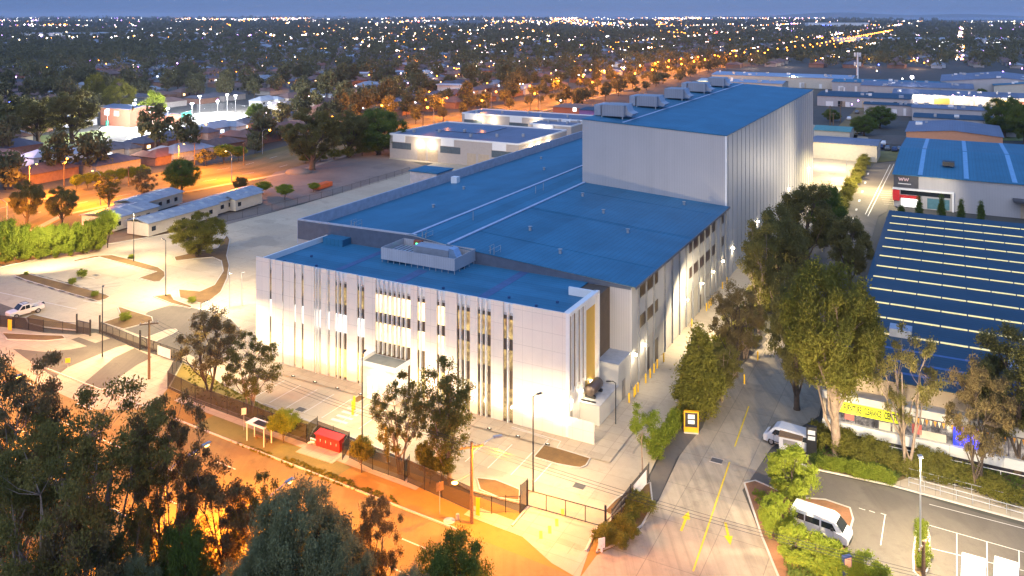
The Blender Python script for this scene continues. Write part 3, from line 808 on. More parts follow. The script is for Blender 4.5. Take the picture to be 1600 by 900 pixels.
# front wall cladding above the office roof, right reveal, parapets
fw = MB(); fw.yprism([(0.0,4.6),(0.0,12.5),(-26,14.1),(-31.6,14.72),(-46.9,14.45),(-52.2,14.45),(-52.2,4.6)], 0.0, 0.14)
part("front_cladding", fw, GREYWALL, wh)
fp = MB(); fp.yprism([(-31.0,14.7),(-31.0,14.85),(-52.3,14.6),(-52.3,12.0),(-52.1,12.0)], 0.15, 0.35)
fp.box(-52.4, -52.1, 0.0, SE, 11.0, 14.55)
part("parapet", fp, mat("parapet_metal", (0.46,0.47,0.52), 0.5), wh)
ft = MB(); ft.yprism([(0.05,12.1),(0.05,12.45),(-26,14.08),(-31.6,14.66),(-52.25,14.4),(-52.25,11.7),(-4.6,11.7),(-4.6,12.15)], -0.06, 0.0)
part("fascia", ft, mat("dark_fascia", (0.10,0.12,0.16), 0.5), wh)
gt = MB(); gt.box(0.70, 0.82, -0.2, 47.1, 12.30, 12.6); part("gutter", gt, mat("gutter_metal",(0.10,0.12,0.16),0.4), wh)
# right side wall: upper metal skin, fins, windows, doors
us = MB(); us.box(0.0, 0.16, -0.0, 47.1, 4.5, 12.35); part("side_cladding", us, GREYWALLY, wh)
fn = [2.2, 5.0, 8.0] + [12.6 + 3.35*k for k in range(11)]
for s in fn:
    m_ = MB(); m_.box(0.16, 0.40, s-.04, s+.04, 0.2, 12.35); part("fin", m_, mat('fin_grey',(0.22,0.23,0.25),.5), wh)
for s0, s1 in ((2.3, 4.9), (5.1, 7.9), (8.1, 9.9), (24.5, 26.0), (26.15, 29.3), (29.5, 32.6), (32.85, 36.0), (37.5,39.2), (43.5, 45.0)):
    for z0, z1 in ((10.3, 11.9), (6.6, 8.1)):
        m_ = MB(); m_.box(0.15, 0.22, s0, s1, z0, z1); part("window", m_, mat("brown_louvre", (0.06,0.035,0.03), 0.3), wh)
for s0, s1, z in ((5.6, 6.9, 2.9), (8.4, 10.4, 2.9), (30.3, 31.4, 2.3)):
    m_ = MB(); m_.box(-0.02, 0.06, s0, s1, 0.1, z); part("door", m_, mat("dark_door", (0.06,0.05,0.05), 0.4), wh)
# side canopy and hood at the left wall
cb = MB(); cb.box(-57.5, -52.4, 1.0, 7.5, 5.4, 5.9); part("side_canopy", cb, mat("canopy_grey",(0.12,0.13,0.17),0.5), wh)
st = MB(); st.box(-58.5, -52.4, 38, 43.5, 0, 14.9); part("stair_tower", st, mat("stair_wall",(0.52,0.46,0.44),0.6), wh)
st = MB(); st.box(-58.8, -52.2, 37.8, 43.7, 14.9, 15.1); part("stair_roof", st, ROOF, wh)
rs = MB(); rs.box(-50.5,-49.2, 40, 41.2, 12.9, 14.2); part("roof_hatch", rs, FINW, wh)
for y, x_ in ((6,-12),(13,-20),(21,-8),(29,-15),(37,-22),(43,-6),(18,-40),(34,-44),(55,-38),(70,-46),(88,-36)):
    zz = 12.6 + 1.6*min(-x_,26)/26 if x_ > -27 else 14.7 - 2*(-x_-31.6)/20.6
    rs = MB(); rs.tube([(x_,y,zz),(x_,y,zz+.5),(x_,y,zz+.6)], [.22,.22,.34], 8); part("roof_cowl", rs, GALV, wh)
for y in (12, 33, 36): 
    rs = MB(); rs.tube([(-29, y, 14.4), (-29, y, 15.8)], .05, 5); part("roof_vent", rs, GALV, wh)
# wall lamps
for s in (0.8, 4.2, 22.8, 31.0, 37.6, 44.0):
    p = R0 + VX*s + UX*0.45
    m_ = MB(); m_.box(0.16 if s > 0 else 0, 0.5, s-.15, s+.15, 4.0, 4.2); part("wall_lamp", m_, E_WARM, wh)
    light('SPOT', "wall_lamp_light", (p.x+0.15*UX.x, p.y+0.15*UX.y, 3.9), 90, (1.0, 0.83, 0.58), 0.15, aim=(p.x+0.5*UX.x, p.y+0.5*UX.y, 0), angle=165, blend=0.5)

tw = thing("storage_hall", "tall windowless pale grey storage hall rising above the low blue warehouse roof", "hall", R0 + VX*47.2, ROT)
TL, TW = 98.5, 26.4
b = MB(); b.yprism([(0,0),(0,24.45),(-TW,25.75),(-TW,0)], 0, TL); part("wall", b, GREYWALL, tw)
part("roof", slope_sheet(0.25, 24.5, -TW-0.1, 25.8, -0.12, TL+.1, 0.12), ROOF, tw)
m_ = MB(); m_.box(-0.1, 0.1, 0, TL, 24.1, 24.55) ; 
sc = MB(); sc.box(0.0, 0.15, 0.0, TL, 0.0, 24.4); part("side_cladding", sc, GREYWALLY, tw)
for k in range(30):
    s = 1.0 + k*3.35
    if s > TL: break
    m_ = MB(); m_.box(0.15, 0.21, s-.03, s+.03, 0.1, 24.3); part("fin", m_, MATS['fin_grey'], tw)
m_ = MB(); m_.box(-0.1, 0.18, -0.06, 0.0, 0, 24.5); part("corner_trim", m_, FINW, tw)
m_ = MB(); m_.add([(-18.6,1,25.52),(-19.0,1,25.54),(-19.0,TL,25.54),(-18.6,TL,25.52),(-18.6,1,25.60),(-19.0,1,25.62),(-19.0,TL,25.62),(-18.6,TL,25.60)], [(4,5,6,7),(0,1,5,4),(1,2,6,5),(3,0,4,7)])
part("roof_flashing", m_, MATS["pale_flashing"], tw)
for k, s in enumerate((4.5, 24, 43, 62, 81)):
    m_ = MB(); m_.box(-24.4, -20.0, s, s+5.0, 26.1, 28.2); au = part("air_unit", m_, rib_mat("unit_casing",(0.30,0.31,0.34),0.5,rough=0.4,depth=0.3), tw)
    m_ = MB(); m_.yprism([(-20.0,28.2),(-20.0,26.3),(-18.9,26.1),(-18.5,26.6),(-19.4,27.0)], s+1, s+4); part("cowl", m_, DUCT, au)
    for a in (-24.4, -20.3):
        for c in (s+.2, s+4.7): m_ = MB(); m_.box(a-.1, a+.1, c-.1, c+.1, 25.5, 26.1); part("leg", m_, GALV, au)
    if k in (0, 1, 3):
        m_ = MB(); m_.box(-26.3, -25.0, s+1, s+6, 26.0, 28.0); part("air_unit", m_, DUCT, tw)
for s in (4, 25, 60, 90):
    p = R0 + VX*(47.2+s) + UX*0.6
    m_ = MB(); m_.box(0.15, 0.5, s-.15, s+.15, 4.4, 4.6); part("wall_lamp", m_, E_WARM, tw)
    light('SPOT', "wall_lamp_light", (p.x, p.y, 4.3), 130, (1.0, 0.83, 0.58), 0.15, aim=(p.x+0.4*UX.x, p.y+0.4*UX.y, 0), angle=165, blend=0.5)

# service rooms at the corner between office and warehouse
sv = thing("service_room", "grey ribbed single storey service room with flat roof beside the yellow bollards", "service room", R0, ROT)
b = MB(); b.box(-4.6, 0.0, -4.1, -0.05, 0, 4.5); part("wall", b, GREYWALLY, sv)
b = MB(); b.box(-4.6, 0.05, -4.15, -0.02, 4.5, 4.65); part("roof", b, mat("pale_roof",(0.46,0.46,0.46),0.6), sv)
b = MB(); b.box(0.0, 0.05, -2.9, -1.9, 0.1, 2.3); part("door", b, mat("grey_door", (0.25,0.24,0.23), 0.5), sv)
tr = thing("tank_room", "low beige enclosure with a dark horizontal tank on top beside the office corner", "enclosure", R0, ROT)
b = MB(); b.box(-3.0, 0.0, -9.9, -4.12, 0, 2.2); part("wall", b, GREYWALLY, tr)
b = MB(); b.box(-3.1, 0.08, -9.98, -4.14, 2.2, 2.3); part("roof", b, mat("pale_roof",(0.46,0.46,0.46),0.6), tr)
b = MB(); b.tube([(-1.6,-8.9,3.15),(-1.6,-8.75,3.15),(-1.6,-6.3,3.15),(-1.6,-6.15,3.15)], [.5,.62,.62,.5], 14); tk = part("tank", b, mat("brown_tank",(0.12,0.09,0.08),0.35,0.3), tr, True)
b = MB(); b.box(-2.2,-1.0,-8.7,-8.4,2.3,2.6); b.box(-2.2,-1.0,-6.7,-6.4,2.3,2.6); b.box(-2.8,-0.6,-9.6,-9.4,2.3,2.42); part("cradle", b, BLACKM, tk)
b = MB(); b.box(0.35, 3.3, -0.1, 0.02, 0.0, 2.35)
single("screen_wall", b, PANEL, "low white screen wall standing out from the foot of the office corner", "screen wall", A0, ROT)

# turning marks and drips left by tyres on the yard and the driveway
mt = MB()
def arc_mark(c, r, a0, a1, w=.22, gap=1.6):
    for rr_ in (r, r+gap):
        n = 16
        for k in range(n):
            a, b = math.radians(a0+(a1-a0)*k/n), math.radians(a0+(a1-a0)*(k+1)/n)
            line_strip(mt, (c.x+rr_*math.cos(a), c.y+rr_*math.sin(a)), (c.x+rr_*math.cos(b), c.y+rr_*math.sin(b)), w, .0225)
for cx_, cy_, r_, a0, a1 in ((960,690,6,100,175),(700,690,5,40,110),(180,420,9,230,300),(1130,735,9,110,160),(500,620,6,60,130)):
    arc_mark(G(cx_, cy_), r_, a0, a1)
struct("tyre_marks", mt, ground_mat("tyre_mark", (0.30,0.26,0.20), (0.24,0.21,0.16), big=.5, small=6))
# ------------------------------------------------------------------ trees
def quads_mesh(name, Q):
    """Q: (n,4,3) array of quads"""
    n = len(Q); me = bpy.data.meshes.new(name)
    me.vertices.add(n*4); me.vertices.foreach_set("co", Q.reshape(-1).astype(np.float32))
    me.loops.add(n*4); me.loops.foreach_set("vertex_index", np.arange(n*4, dtype=np.int32))
    me.polygons.add(n); me.polygons.foreach_set("loop_start", np.arange(0, n*4, 4, dtype=np.int32))
    me.polygons.foreach_set("loop_total", np.full(n, 4, dtype=np.int32))
    me.update(calc_edges=True); return me
def leaf_quads(rng, C, rad, per, size, flat=0.8, droop=0.3):
    """C: (m,3) lobe centres, rad: (m,) radii -> leaf sprays filling each lobe, thicker near its skin"""
    m = len(C); idx = np.repeat(np.arange(m), per)
    d = rng.normal(size=(len(idx), 3)); d /= np.linalg.norm(d, axis=1)[:, None]
    r = rng.random(len(idx))**0.45 * (1 + 0.25*rng.normal(size=len(idx)))
    p = C[idx] + d * (rad[idx]*r)[:, None] * np.array([1, 1, flat])
    a = rng.normal(size=p.shape); a[:, 2] -= droop*2; a /= np.linalg.norm(a, axis=1)[:, None]
    b = np.cross(a, rng.normal(size=p.shape)); b /= np.linalg.norm(b, axis=1)[:, None]
    s = size*(0.6 + 0.8*rng.random(len(idx)))[:, None]
    a = a*s; b = b*s*0.42
    return np.stack([p-a, p+b*1.0, p+a, p-b*1.0], axis=1)
def make_tree(seed, H, hb, R, lobes, lr, per, leaf, tr, lean=(0,0), shape='dome', stems=1, flat=0.8):
    rng = np.random.default_rng(seed); rr = random.Random(seed)
    zc, rz = (H+hb)/2, (H-hb)/2
    C = []; tries = 0
    while len(C) < lobes and tries < 6000:
        tries += 1
        d = rng.normal(size=3); d /= np.linalg.norm(d); r = rng.random()**0.33
        p = d*r
        if shape == 'cone': 
            w = 1.0 - 0.75*(p[2]*.5+.5); q = np.array([p[0]*w, p[1]*w, p[2]])
        elif shape == 'open':
            q = p.copy()
            if r < 0.45: continue
        elif shape == 'vase':
            w = 0.55 + 0.45*(p[2]*.5+.5); q = np.array([p[0]*w, p[1]*w, p[2]])
        else: q = p
        c = np.array([q[0]*(R-lr*.6) + lean[0]*(q[2]*.5+.5), q[1]*(R-lr*.6) + lean[1]*(q[2]*.5+.5), zc + q[2]*(rz-lr*.5)])
        if all(np.linalg.norm(c-e) > lr*0.75 for e in C): C.append(c)
    C = np.array(C); rad = lr*(0.65 + 0.6*rng.random(len(C)))
    crown = quads_mesh("crown", leaf_quads(rng, C, rad, per, leaf, flat))
    tb = MB()
    bases = [Vector((0,0,0)) if stems == 1 else Vector((0.25*math.cos(6.28*k/stems), 0.25*math.sin(6.28*k/stems), 0)) for k in range(stems)]
    tops = []
    for k, b0 in enumerate(bases):
        ang = 6.28*k/max(1, stems) + rr.random(); sp = 0 if stems == 1 else R*0.35
        top = Vector((lean[0]*.5 + sp*math.cos(ang), lean[1]*.5 + sp*math.sin(ang), hb + (H-hb)*0.55))
        mid = b0.lerp(top, 0.5) + Vector((rr.uniform(-.3,.3)*R*.2, rr.uniform(-.3,.3)*R*.2, 0))
        pts = [b0 - Vector((0,0,.2)), b0 + Vector((0,0,.3)), b0.lerp(mid,.5), mid, mid.lerp(top,.5), top]
        t0 = tr if stems == 1 else tr*.65
        tb.tube(pts, [t0*1.5, t0*1.1, t0*.95, t0*.8, t0*.55, t0*.3], 7)
        tops.append(pts)
    nm_ = max(3, min(12, lobes//7)); order = list(range(len(C))); rr.shuffle(order); mains = []
    for q in order:
        if all((Vector(C[q]) - m[0]).length > R*0.55 for m in mains) and len(mains) < nm_:
            c = Vector(C[q]); pts = tops[len(mains) % len(tops)]
            f = min(0.9, max(0.2, (c.z*0.5)/max(pts[-1].z, .1))); j = f*(len(pts)-1)
            a = pts[int(j)].lerp(pts[min(int(j)+1, len(pts)-1)], j-int(j))
            v = c - a; side = Vector((rr.uniform(-1,1), rr.uniform(-1,1), 0))*v.length*.10
            path = [a, a + v*.3 + Vector((0,0,-v.length*.03)) + side, a + v*.62 + Vector((0,0,v.length*.06)) + side, c]
            w = tr*.5*(1-f*.45); tb.tube(path, [w, w*.78, w*.5, w*.2], 6, caps=False); mains.append((c, path, w))
    for i, c in enumerate(C):
        c = Vector(c); best = min(mains, key=lambda m: min((c-q).length for q in m[1][1:]))
        qi = min(range(1, len(best[1])), key=lambda k: (c-best[1][k]).length + (0.3*R if k == 3 else 0)); q0 = best[1][qi]
        if (c-q0).length < .15: continue
        mid = q0.lerp(c, .5) + Vector((rr.uniform(-.1,.1)*R*.3, rr.uniform(-.1,.1)*R*.3, -(c-q0).length*.08))
        w = best[2]*(.5, .42, .3, .2)[qi]; tb.tube([q0, mid, c], [w, w*.6, w*.25], 4, caps=False)
    return tb.mesh("trunk"), crown
TREES = {}
def plant(kind, loc, label, cat="tree", scale=1.0, rz=None, group=None, sz=None):
    t = TREES[kind]
    name = t['name']
    o = thing(name, label, cat, loc, RNG.uniform(0, 6.28) if rz is None else rz, group)
    s = (scale, scale, sz if sz else scale); o.scale = s
    link("trunk", t['trunk'], o); link("crown", t['crown'], o)
    return o
def proto(kind, name, leafm, barkm, **kw):
    tm, cm = make_tree(**kw); tm.materials.append(barkm); cm.materials.append(leafm)
    tm.polygons.foreach_set("use_smooth", [True]*len(tm.polygons))
    TREES[kind] = dict(name=name, trunk=tm, crown=cm, H=kw['H'], R=kw['R'])
proto('gum_a', "gum_tree", L_BRN, BARKD, seed=1, H=10, hb=2.8, R=4.2, lobes=85, lr=0.60, per=230, leaf=0.10, tr=.22, shape='open', stems=2)
proto('gum_b', "gum_tree", L_GUM, BARK, seed=2, H=10, hb=1.6, R=3.3, lobes=80, lr=0.58, per=220, leaf=0.10, tr=.22, shape='vase', lean=(.6,.2))
proto('gum_c', "gum_tree", L_GUM, BARK, seed=3, H=10, hb=1.5, R=3.9, lobes=80, lr=0.56, per=220, leaf=0.10, tr=.2, shape='open', stems=3)
proto('airy', "gum_tree", L_BRN, BARK, seed=21, H=19, hb=5.0, R=7.0, lobes=120, lr=0.95, per=300, leaf=0.13, tr=.34, shape='open', stems=2, flat=.6)
proto('airy_b', "gum_tree", L_GUM, BARK, seed=22, H=19, hb=6.0, R=7.0, lobes=95, lr=1.05, per=320, leaf=0.13, tr=.36, shape='open', stems=3, flat=.6)
proto('dome_o', "round_tree", L_OLV, BARKD, seed=17, H=10, hb=0.6, R=5.0, lobes=110, lr=0.8, per=420, leaf=0.12, tr=.3, shape='open')
proto('hedge', "lime_tree", L_LIME, BARKD, seed=19, H=5, hb=.2, R=2.8, lobes=80, lr=.55, per=260, leaf=0.11, tr=.1, shape='dome')
proto('big', "eucalyptus_tree", L_OLV, BARK, seed=4, H=18, hb=6.0, R=5.6, lobes=105, lr=1.0, per=560, leaf=0.16, tr=.5, shape='open', lean=(-1.0,.5), flat=1.3)
proto('big_b', "eucalyptus_tree", L_GUMD, BARKD, seed=5, H=15, hb=3.0, R=4.8, lobes=95, lr=0.85, per=520, leaf=0.14, tr=.42, shape='open', flat=1.0)
proto('dome', "round_tree", L_GREY, BARKD, seed=6, H=10, hb=1.0, R=5.0, lobes=150, lr=0.85, per=560, leaf=0.095, tr=.3, shape='dome')
proto('dome_g', "round_tree", L_GRN, BARKD, seed=16, H=10, hb=1.0, R=5.0, lobes=130, lr=0.85, per=420, leaf=0.12, tr=.3, shape='dome')
proto('bushy', "paperbark_tree", L_OLV, BARKD, seed=7, H=10, hb=0.6, R=3.0, lobes=90, lr=.68, per=420, leaf=0.12, tr=.22, shape='cone', flat=1.4)
proto('street', "street_tree", L_LIME, BARKD, seed=8, H=3.6, hb=1.2, R=1.45, lobes=44, lr=.40, per=260, leaf=0.07, tr=.06, shape='dome')
proto('street_g', "street_tree", L_OLV, BARKD, seed=18, H=3.8, hb=1.1, R=1.3, lobes=44, lr=.40, per=240, leaf=0.07, tr=.06, shape='dome')
proto('slim', "young_gum_tree", L_LIME, BARK, seed=9, H=7.2, hb=2.3, R=1.9, lobes=24, lr=.5, per=200, leaf=0.09, tr=.07, shape='open')
proto('lime', "lime_shrub", L_LIME, BARKD, seed=10, H=4.5, hb=.5, R=2.4, lobes=70, lr=.5, per=240, leaf=0.10, tr=.09, shape='open')
proto('shrub', "shrub", L_OLV, BARKD, seed=12, H=1.6, hb=.1, R=1.0, lobes=20, lr=.36, per=130, leaf=0.075, tr=.04)
proto('shrub_l', "shrub", L_LIME, BARKD, seed=13, H=1.3, hb=.1, R=.9, lobes=18, lr=.33, per=120, leaf=0.07, tr=.04)
proto('bare', "gum_tree", L_GUM, BARK, seed=14, H=12, hb=4.0, R=4.6, lobes=60, lr=.62, per=150, leaf=0.12, tr=.28, shape='open', stems=3)
proto('pencil', "conifer", L_GRN, BARKD, seed=15, H=5, hb=.2, R=1.0, lobes=36, lr=.4, per=160, leaf=.10, tr=.08, shape='cone', flat=1.3)
def at_tree(kind, bx, by, top, label, wide=None, **kw):
    """base pixel, top row: real height from the two; width in pixels optional"""
    p = G(bx, by); t = TREES[kind]; h = (by-top)/(by-Y0)*HC
    sz = h/t['H']; s = sz if wide is None else (wide/2)/(by-Y0)*HC/t['R']
    return plant(kind, p, label, scale=s, sz=sz, **kw)

# by the office
at_tree('gum_a', 327, 612, 482, "tall open gum tree with pale stems just inside the fence corner beside the office", 112)
at_tree('gum_c', 392, 645, 516, "smaller dense gum tree close to the left end of the office facade", 95)
at_tree('gum_c', 625, 738, 578, "gum tree with hanging leaves by the black fence near the red booster cabinet", 96)
at_tree('gum_b', 703, 757, 556, "tallest gum tree before the office facade with orange lit trunk", 118)
at_tree('street_g', 663, 752, 688, "thin sapling between the two gum trees at the fence", 34)
at_tree('street_g', 693, 758, 706, "low sapling at the foot of the tallest gum tree", 40)
at_tree('street_g', 672, 755, 712, "scruffy low sapling leaning on the black fence", 34)
at_tree('street', 443, 692, 640, "lime green lollipop street tree beside the bus shelter", 54)
at_tree('street_g', 565, 738, 680, "egg shaped street tree beside the red booster cabinet", 42)
at_tree('slim', 1004, 735, 621, "slender lime green young gum in the hedge by the loading lane", 60)
for i, (x, y, t) in enumerate(((196,502,487),(128,434,420),(41,430,424),(113,445,434),(148,464,454),(300,474,463),(205,405,397))):
    at_tree('shrub_l', x, y, t, ("staked seedling in the yellowish bed by the exit lane", "seedling in the long narrow car park bed, upper end", "seedling at the far tip of the long narrow bed",
      "seedling halfway along the narrow bed", "seedling at the near tip of the long narrow bed", "seedling in the small bed by the crossing", "seedling in the curved bed under a lamp post")[i], cat="seedling")
# beside the lane, from near to far
lane = [('bushy',1094,655,508,105,"thick olive paperbark nearest the orange totem sign"),('gum_b',1128,628,530,80,"paperbark behind the thick olive one by the driveway"),
 ('gum_a',1150,590,440,95,"dark airy gum between lane and driveway"),('gum_c',1165,560,455,80,"gum leaning over the loading lane"),
 ('gum_b',1185,520,330,88,"tall gum in front of the storage hall wall"),('big_b',1215,500,318,100,"dense dark eucalyptus beside the storage hall"),
 ('bushy',1232,480,345,88,"bright olive tree behind the dark lane eucalyptus"),('big_b',1262,420,282,92,"broad dark eucalyptus at the far end of the lane"),
 ('dome_g',1292,385,285,60,"round green tree at the start of the clipped hedge"),('big_b',1328,455,332,72,"brownish dark tree at the edge of the side road"),
 ('gum_b',1238,560,410,70,"lanky gum in the middle of the lane row")]
for k, x, y, t, w, l in lane: at_tree(k, x, y, t, l, w)
at_tree('big', 1308, 712, 412, "huge eucalyptus with a leaning pale trunk beside the furniture store", 158, rz=0.4)
at_tree('big_b', 1245, 640, 430, "second huge eucalyptus overhanging the shared driveway", 96)
at_tree('bare', 1417, 742, 505, "multi stemmed thin gum before the yellow shop sign", 120)
at_tree('gum_a', 1528, 772, 560, "gum with a crooked trunk lit beside the blue shop window", 110)
at_tree('big_b', 1590, 745, 508, "dark spreading tree at the right edge over the navy roof", 150)
at_tree('lime', 1237, 792, 698, "bright lime bushy shrub tree by the driveway kerb", 86)
for i, (x, y, t, w) in enumerate(((1215,845,772,58),(1243,890,820,66),(1282,905,835,80),(1318,925,860,70),(1352,935,862,66),(1380,950,885,60))):
    at_tree('lime', x, y, t, ("lime shrub in the red mulch bed beside the driveway kerb","lime shrub at the tail of the parked white van","wide lime shrub in front of the parked white van","lime shrub close to the blue post sign","lime shrub at the tip of the planting bed","small lime shrub at the bottom edge beyond the blue post sign")[i], w, cat="shrub")
# hedge, shrubs
sh = [("shrub", G(1000+18*math.sin(i*1.7)*.2, 0+0) if False else None) for i in range(0)]
def shrub_row(name, lab, pts, kind, s0=.7, s1=1.15, grp=None, jit=.3):
    for i, p in enumerate(pts):
        plant(kind, p + Vector((RNG.uniform(-jit,jit), RNG.uniform(-jit,jit), 0)), lab, cat="shrub", scale=RNG.uniform(s0,s1), group=grp)
def lerp_px(a, b, n): 
    A, B = G(*a), G(*b); return [A.lerp(B, (i+.5)/n) for i in range(n)]
shrub_row("s", "low bright green hedge plant along the lane beside the orange totem", lerp_px((1020,722),(1062,655),9), 'shrub_l', 1.0, 1.4, "hedge plants by the orange totem")
shrub_row("s", "olive shrub under the trees between lane and driveway", lerp_px((1066,660),(1200,470),22), 'shrub', 1.2, 2.0, "shrubs under the lane trees", .9)
shrub_row("s", "sunny yellow green hedge bush beside the side road", lerp_px((1300,352),(1358,243),22), 'shrub', 1.6, 2.1, "clipped hedge by the side road", .5)
shrub_row("s", "rounded shrub in the garden bed at the corner of the sliding gate", [G(x,y) for x,y in ((950,838),(962,846),(975,832),(985,815),(992,800),(998,790),(1008,805),(968,858),(985,842),(940,850))], 'shrub', .8, 1.2, "shrubs at the gate corner", .1)
rows_g = []
for i in range(15):
    a, b = G(1275+22*i, 690+5.6*i), G(1282+22*i, 706+6.2*i)
    rows_g += [a, b] if i < 6 or i % 2 else [b]
for lo_, hi_, wh_ in ((0,1325,"around the huge leaning trunk"),(1325,1390,"right of the huge leaning trunk"),(1390,1450,"around the multi stem gum"),(1450,1510,"left of the crooked gum"),(1510,1560,"around the crooked gum"),(1560,3000,"by the right end of the ramp")):
    shrub_row("s", "clumped green shrub of the furniture store garden, " + wh_, [p for p in rows_g if lo_ <= PX(p)[0] < hi_], 'shrub', .95, 1.5, "furniture store garden shrubs " + wh_, .7)
shrub_row("s", "bright low shrub along the edge of the store car park", lerp_px((1285,733),(1392,757),12), 'shrub_l', .9, 1.2, "edging shrubs of the store car park", .3)
shrub_row("s", "small shrub in the car park island by the lamp", [G(1441,y) for y in (830,842,858,872,888)], 'shrub_l', .7, .9, "shrubs of the parking island", .1)
for x, y, t, l in ((1408,340,320,"pencil conifer"),(1436,343,305,"pencil conifer"),(1471,345,303,"pencil conifer"),(1502,348,310,"pencil conifer"),(1533,350,313,"pencil conifer")):
    at_tree('pencil', x, y, t, "dark pencil conifer before the blue roofed shed, one of five in a row", 16, group="conifers before the blue shed")
gc = np.random.default_rng(3)
def cover(name, px, m, label, n, size, h):
    """loose ground cover scattered inside an outline"""
    P = [G(*p) for p in px]; xs = [p.x for p in P]; ys = [p.y for p in P]
    def inside(x, y):
        c = False; j = len(P)-1
        for i in range(len(P)):
            if ((P[i].y > y) != (P[j].y > y)) and (x < (P[j].x-P[i].x)*(y-P[i].y)/(P[j].y-P[i].y+1e-9)+P[i].x): c = not c
            j = i
        return c
    C = []
    while len(C) < n:
        x, y = gc.uniform(min(xs), max(xs)), gc.uniform(min(ys), max(ys))
        if inside(x, y) and math.sin(x*1.9+y)*math.cos(y*1.3) > -0.55: C.append((x, y, h*.5))
    C = np.array(C); me = quads_mesh(name, leaf_quads(gc, C, np.full(len(C), h), 26, size))
    me.materials.append(m); o = link(name, me); o["kind"] = "stuff"; o["label"] = label; o["category"] = "ground cover"
cover("ground_cover", [(1262,692),(1300,672),(1600,748),(1600,786),(1430,742),(1392,756),(1270,728)], L_GRN, "green ground cover spreading under the furniture store windows", 900, .13, .38)
cover("ground_cover", [(1172,762),(1225,782),(1232,850),(1205,850)], L_LIME, "sparse low planting in the red mulch bed by the driveway", 120, .10, .25)
cover("ground_cover", [(1225,800),(1245,860),(1322,880),(1300,960),(1235,930)], L_GRN, "leafy undergrowth around the lime shrubs beside the driveway kerb", 450, .12, .4)
cover("grass_tufts", [(285,568),(413,634),(497,665),(481,690),(425,670),(305,624)], L_OLV, "dry grass tufts on the strip inside the black fence", 350, .10, .15)
cover("undergrowth", [(-40,850),(250,850),(450,900),(620,960),(560,1200),(-60,1200)], L_BRN, "dark brushy undergrowth beneath the nearest tree belt", 700, .2, .7)
cover("grass_tufts", [(360,690),(470,722),(610,775),(625,790),(470,738)], L_OLV, "rough grass tufts on the verge between street and footpath", 350, .09, .12)
# dark trees on the near side of the street
near = [('airy_b',150,1020,578,270,"spreading open gum whose branches frame the street, in the nearest tree belt"),('airy',262,985,596,150,"gum whose crown tip stands nearest the street, left of the shelter"),
 ('airy',18,1000,520,200,"dark gum half cut by the left frame edge"),('airy_b',60,1130,650,240,"tall brown gum in front of the left frame edge one"),
 ('gum_a',330,965,724,165,"leafy gum with orange light behind it at the middle of the near belt"),('gum_c',405,955,735,100,"narrow gum beside the big grey green dome crown"),
 ('dome',466,1030,752,185,"big grey green domed tree in the near belt"),('dome',418,1070,828,130,"grey green tree under the big domed one"),('dome',535,1060,835,130,"grey green tree at the foot of the big domed one, nearer the street"),('gum_a',588,965,768,90,"dark open tree leaning to the street beside the big dome"),
 ('dome_g',706,1030,836,140,"dark green dome tree nearest the driveway crossing"),('dome_g',286,1070,814,105,"round dark green crown in the lower near belt"),
 ('dome',212,1110,862,100,"grey domed crown at the bottom edge of the near belt"),('gum_a',110,1150,770,170,"brown leafy gum low in the bottom corner"),
 ('dome',360,1120,880,110,"grey crown cut by the bottom edge under the dome tree"),('dome',640,1090,882,90,"low grey bush between the two right domes of the near belt"),
 ('gum_c',215,1080,790,110,"thin shadowy gum before the round dark green crown")]
for k, x, y, t, w, l in near: at_tree(k, x, y, t, l, w)

# trees on the left and beyond
mid = [('dome_o',308,402,330,88,"broad olive tree at the tip of the curved car park bed"),('big_b',42,352,280,52,"dark tree by the orange road at the far left"),
 ('big_b',96,352,290,48,"dark tree pair member behind the lime hedge row"),('dome_g',284,300,247,60,"round dark tree on the near side of the main road"),
 ('gum_b',170,325,270,50,"thin tree against the orange road"),('gum_a',225,318,262,44,"airy tree behind the demountable buildings"),
 ('big_b',488,265,165,100,"very tall willowy gum beside the main road"),('big_b',545,245,172,70,"gum next to the very tall willowy one"),('dome_g',592,240,168,96,"wide green tree before the grey unit building"),('dome_o',560,235,190,60,"green tree at the bend of the orange road"),
 ('big_b',113,224,138,84,"big dark brown tree beside the floodlit courts"),('big',145,178,115,34,"tan tree behind the big dark one"),('dome_o',186,180,122,54,"tan round tree behind the courts building"),('lime',238,192,142,42,"yellow green tree lit by the courts"),
 ('big_b',60,222,150,70,"dark tree at the far left above the white house"),('big_b',20,215,158,60,"dark tree at the left frame edge"),
 ('dome_g',400,190,160,34,"dark tree beside the second court"),('street',350,255,225,40,"yellow lit tree on the main road verge"),('street',373,252,228,30,"second yellow lit tree on the main road verge"),
 ('dome_g',780,255,220,28,"lime green tree at the grey unit building"),('big_b',375,300,275,26,"small tree at the gravel lot edge"),('street',411,304,283,30,"green tree inside the works fence"),('street',445,312,287,32,"green tree near the orange barrier"),('street',490,300,285,22,"small green tree at the gravel edge"),
 ('dome_g',1375,200,165,50,"dark tree on the industrial road"),('dome_g',1350,212,180,44,"second dark tree on the industrial road"),('dome_g',1570,215,150,60,"large dark tree above the lit field"),('dome_g',1600,225,160,50,"large dark tree at the right frame edge"),
 ('bare',1460,155,138,46,"bare lit tree before the ochre shopfronts"),('dome_g',1535,160,138,26,"brownish tree beside the ochre shopfronts"),('dome_g',1300,190,170,30,"dark bush behind the storage hall")]
for k, x, y, t, w, l in mid: at_tree(k, x, y, t, l, w)
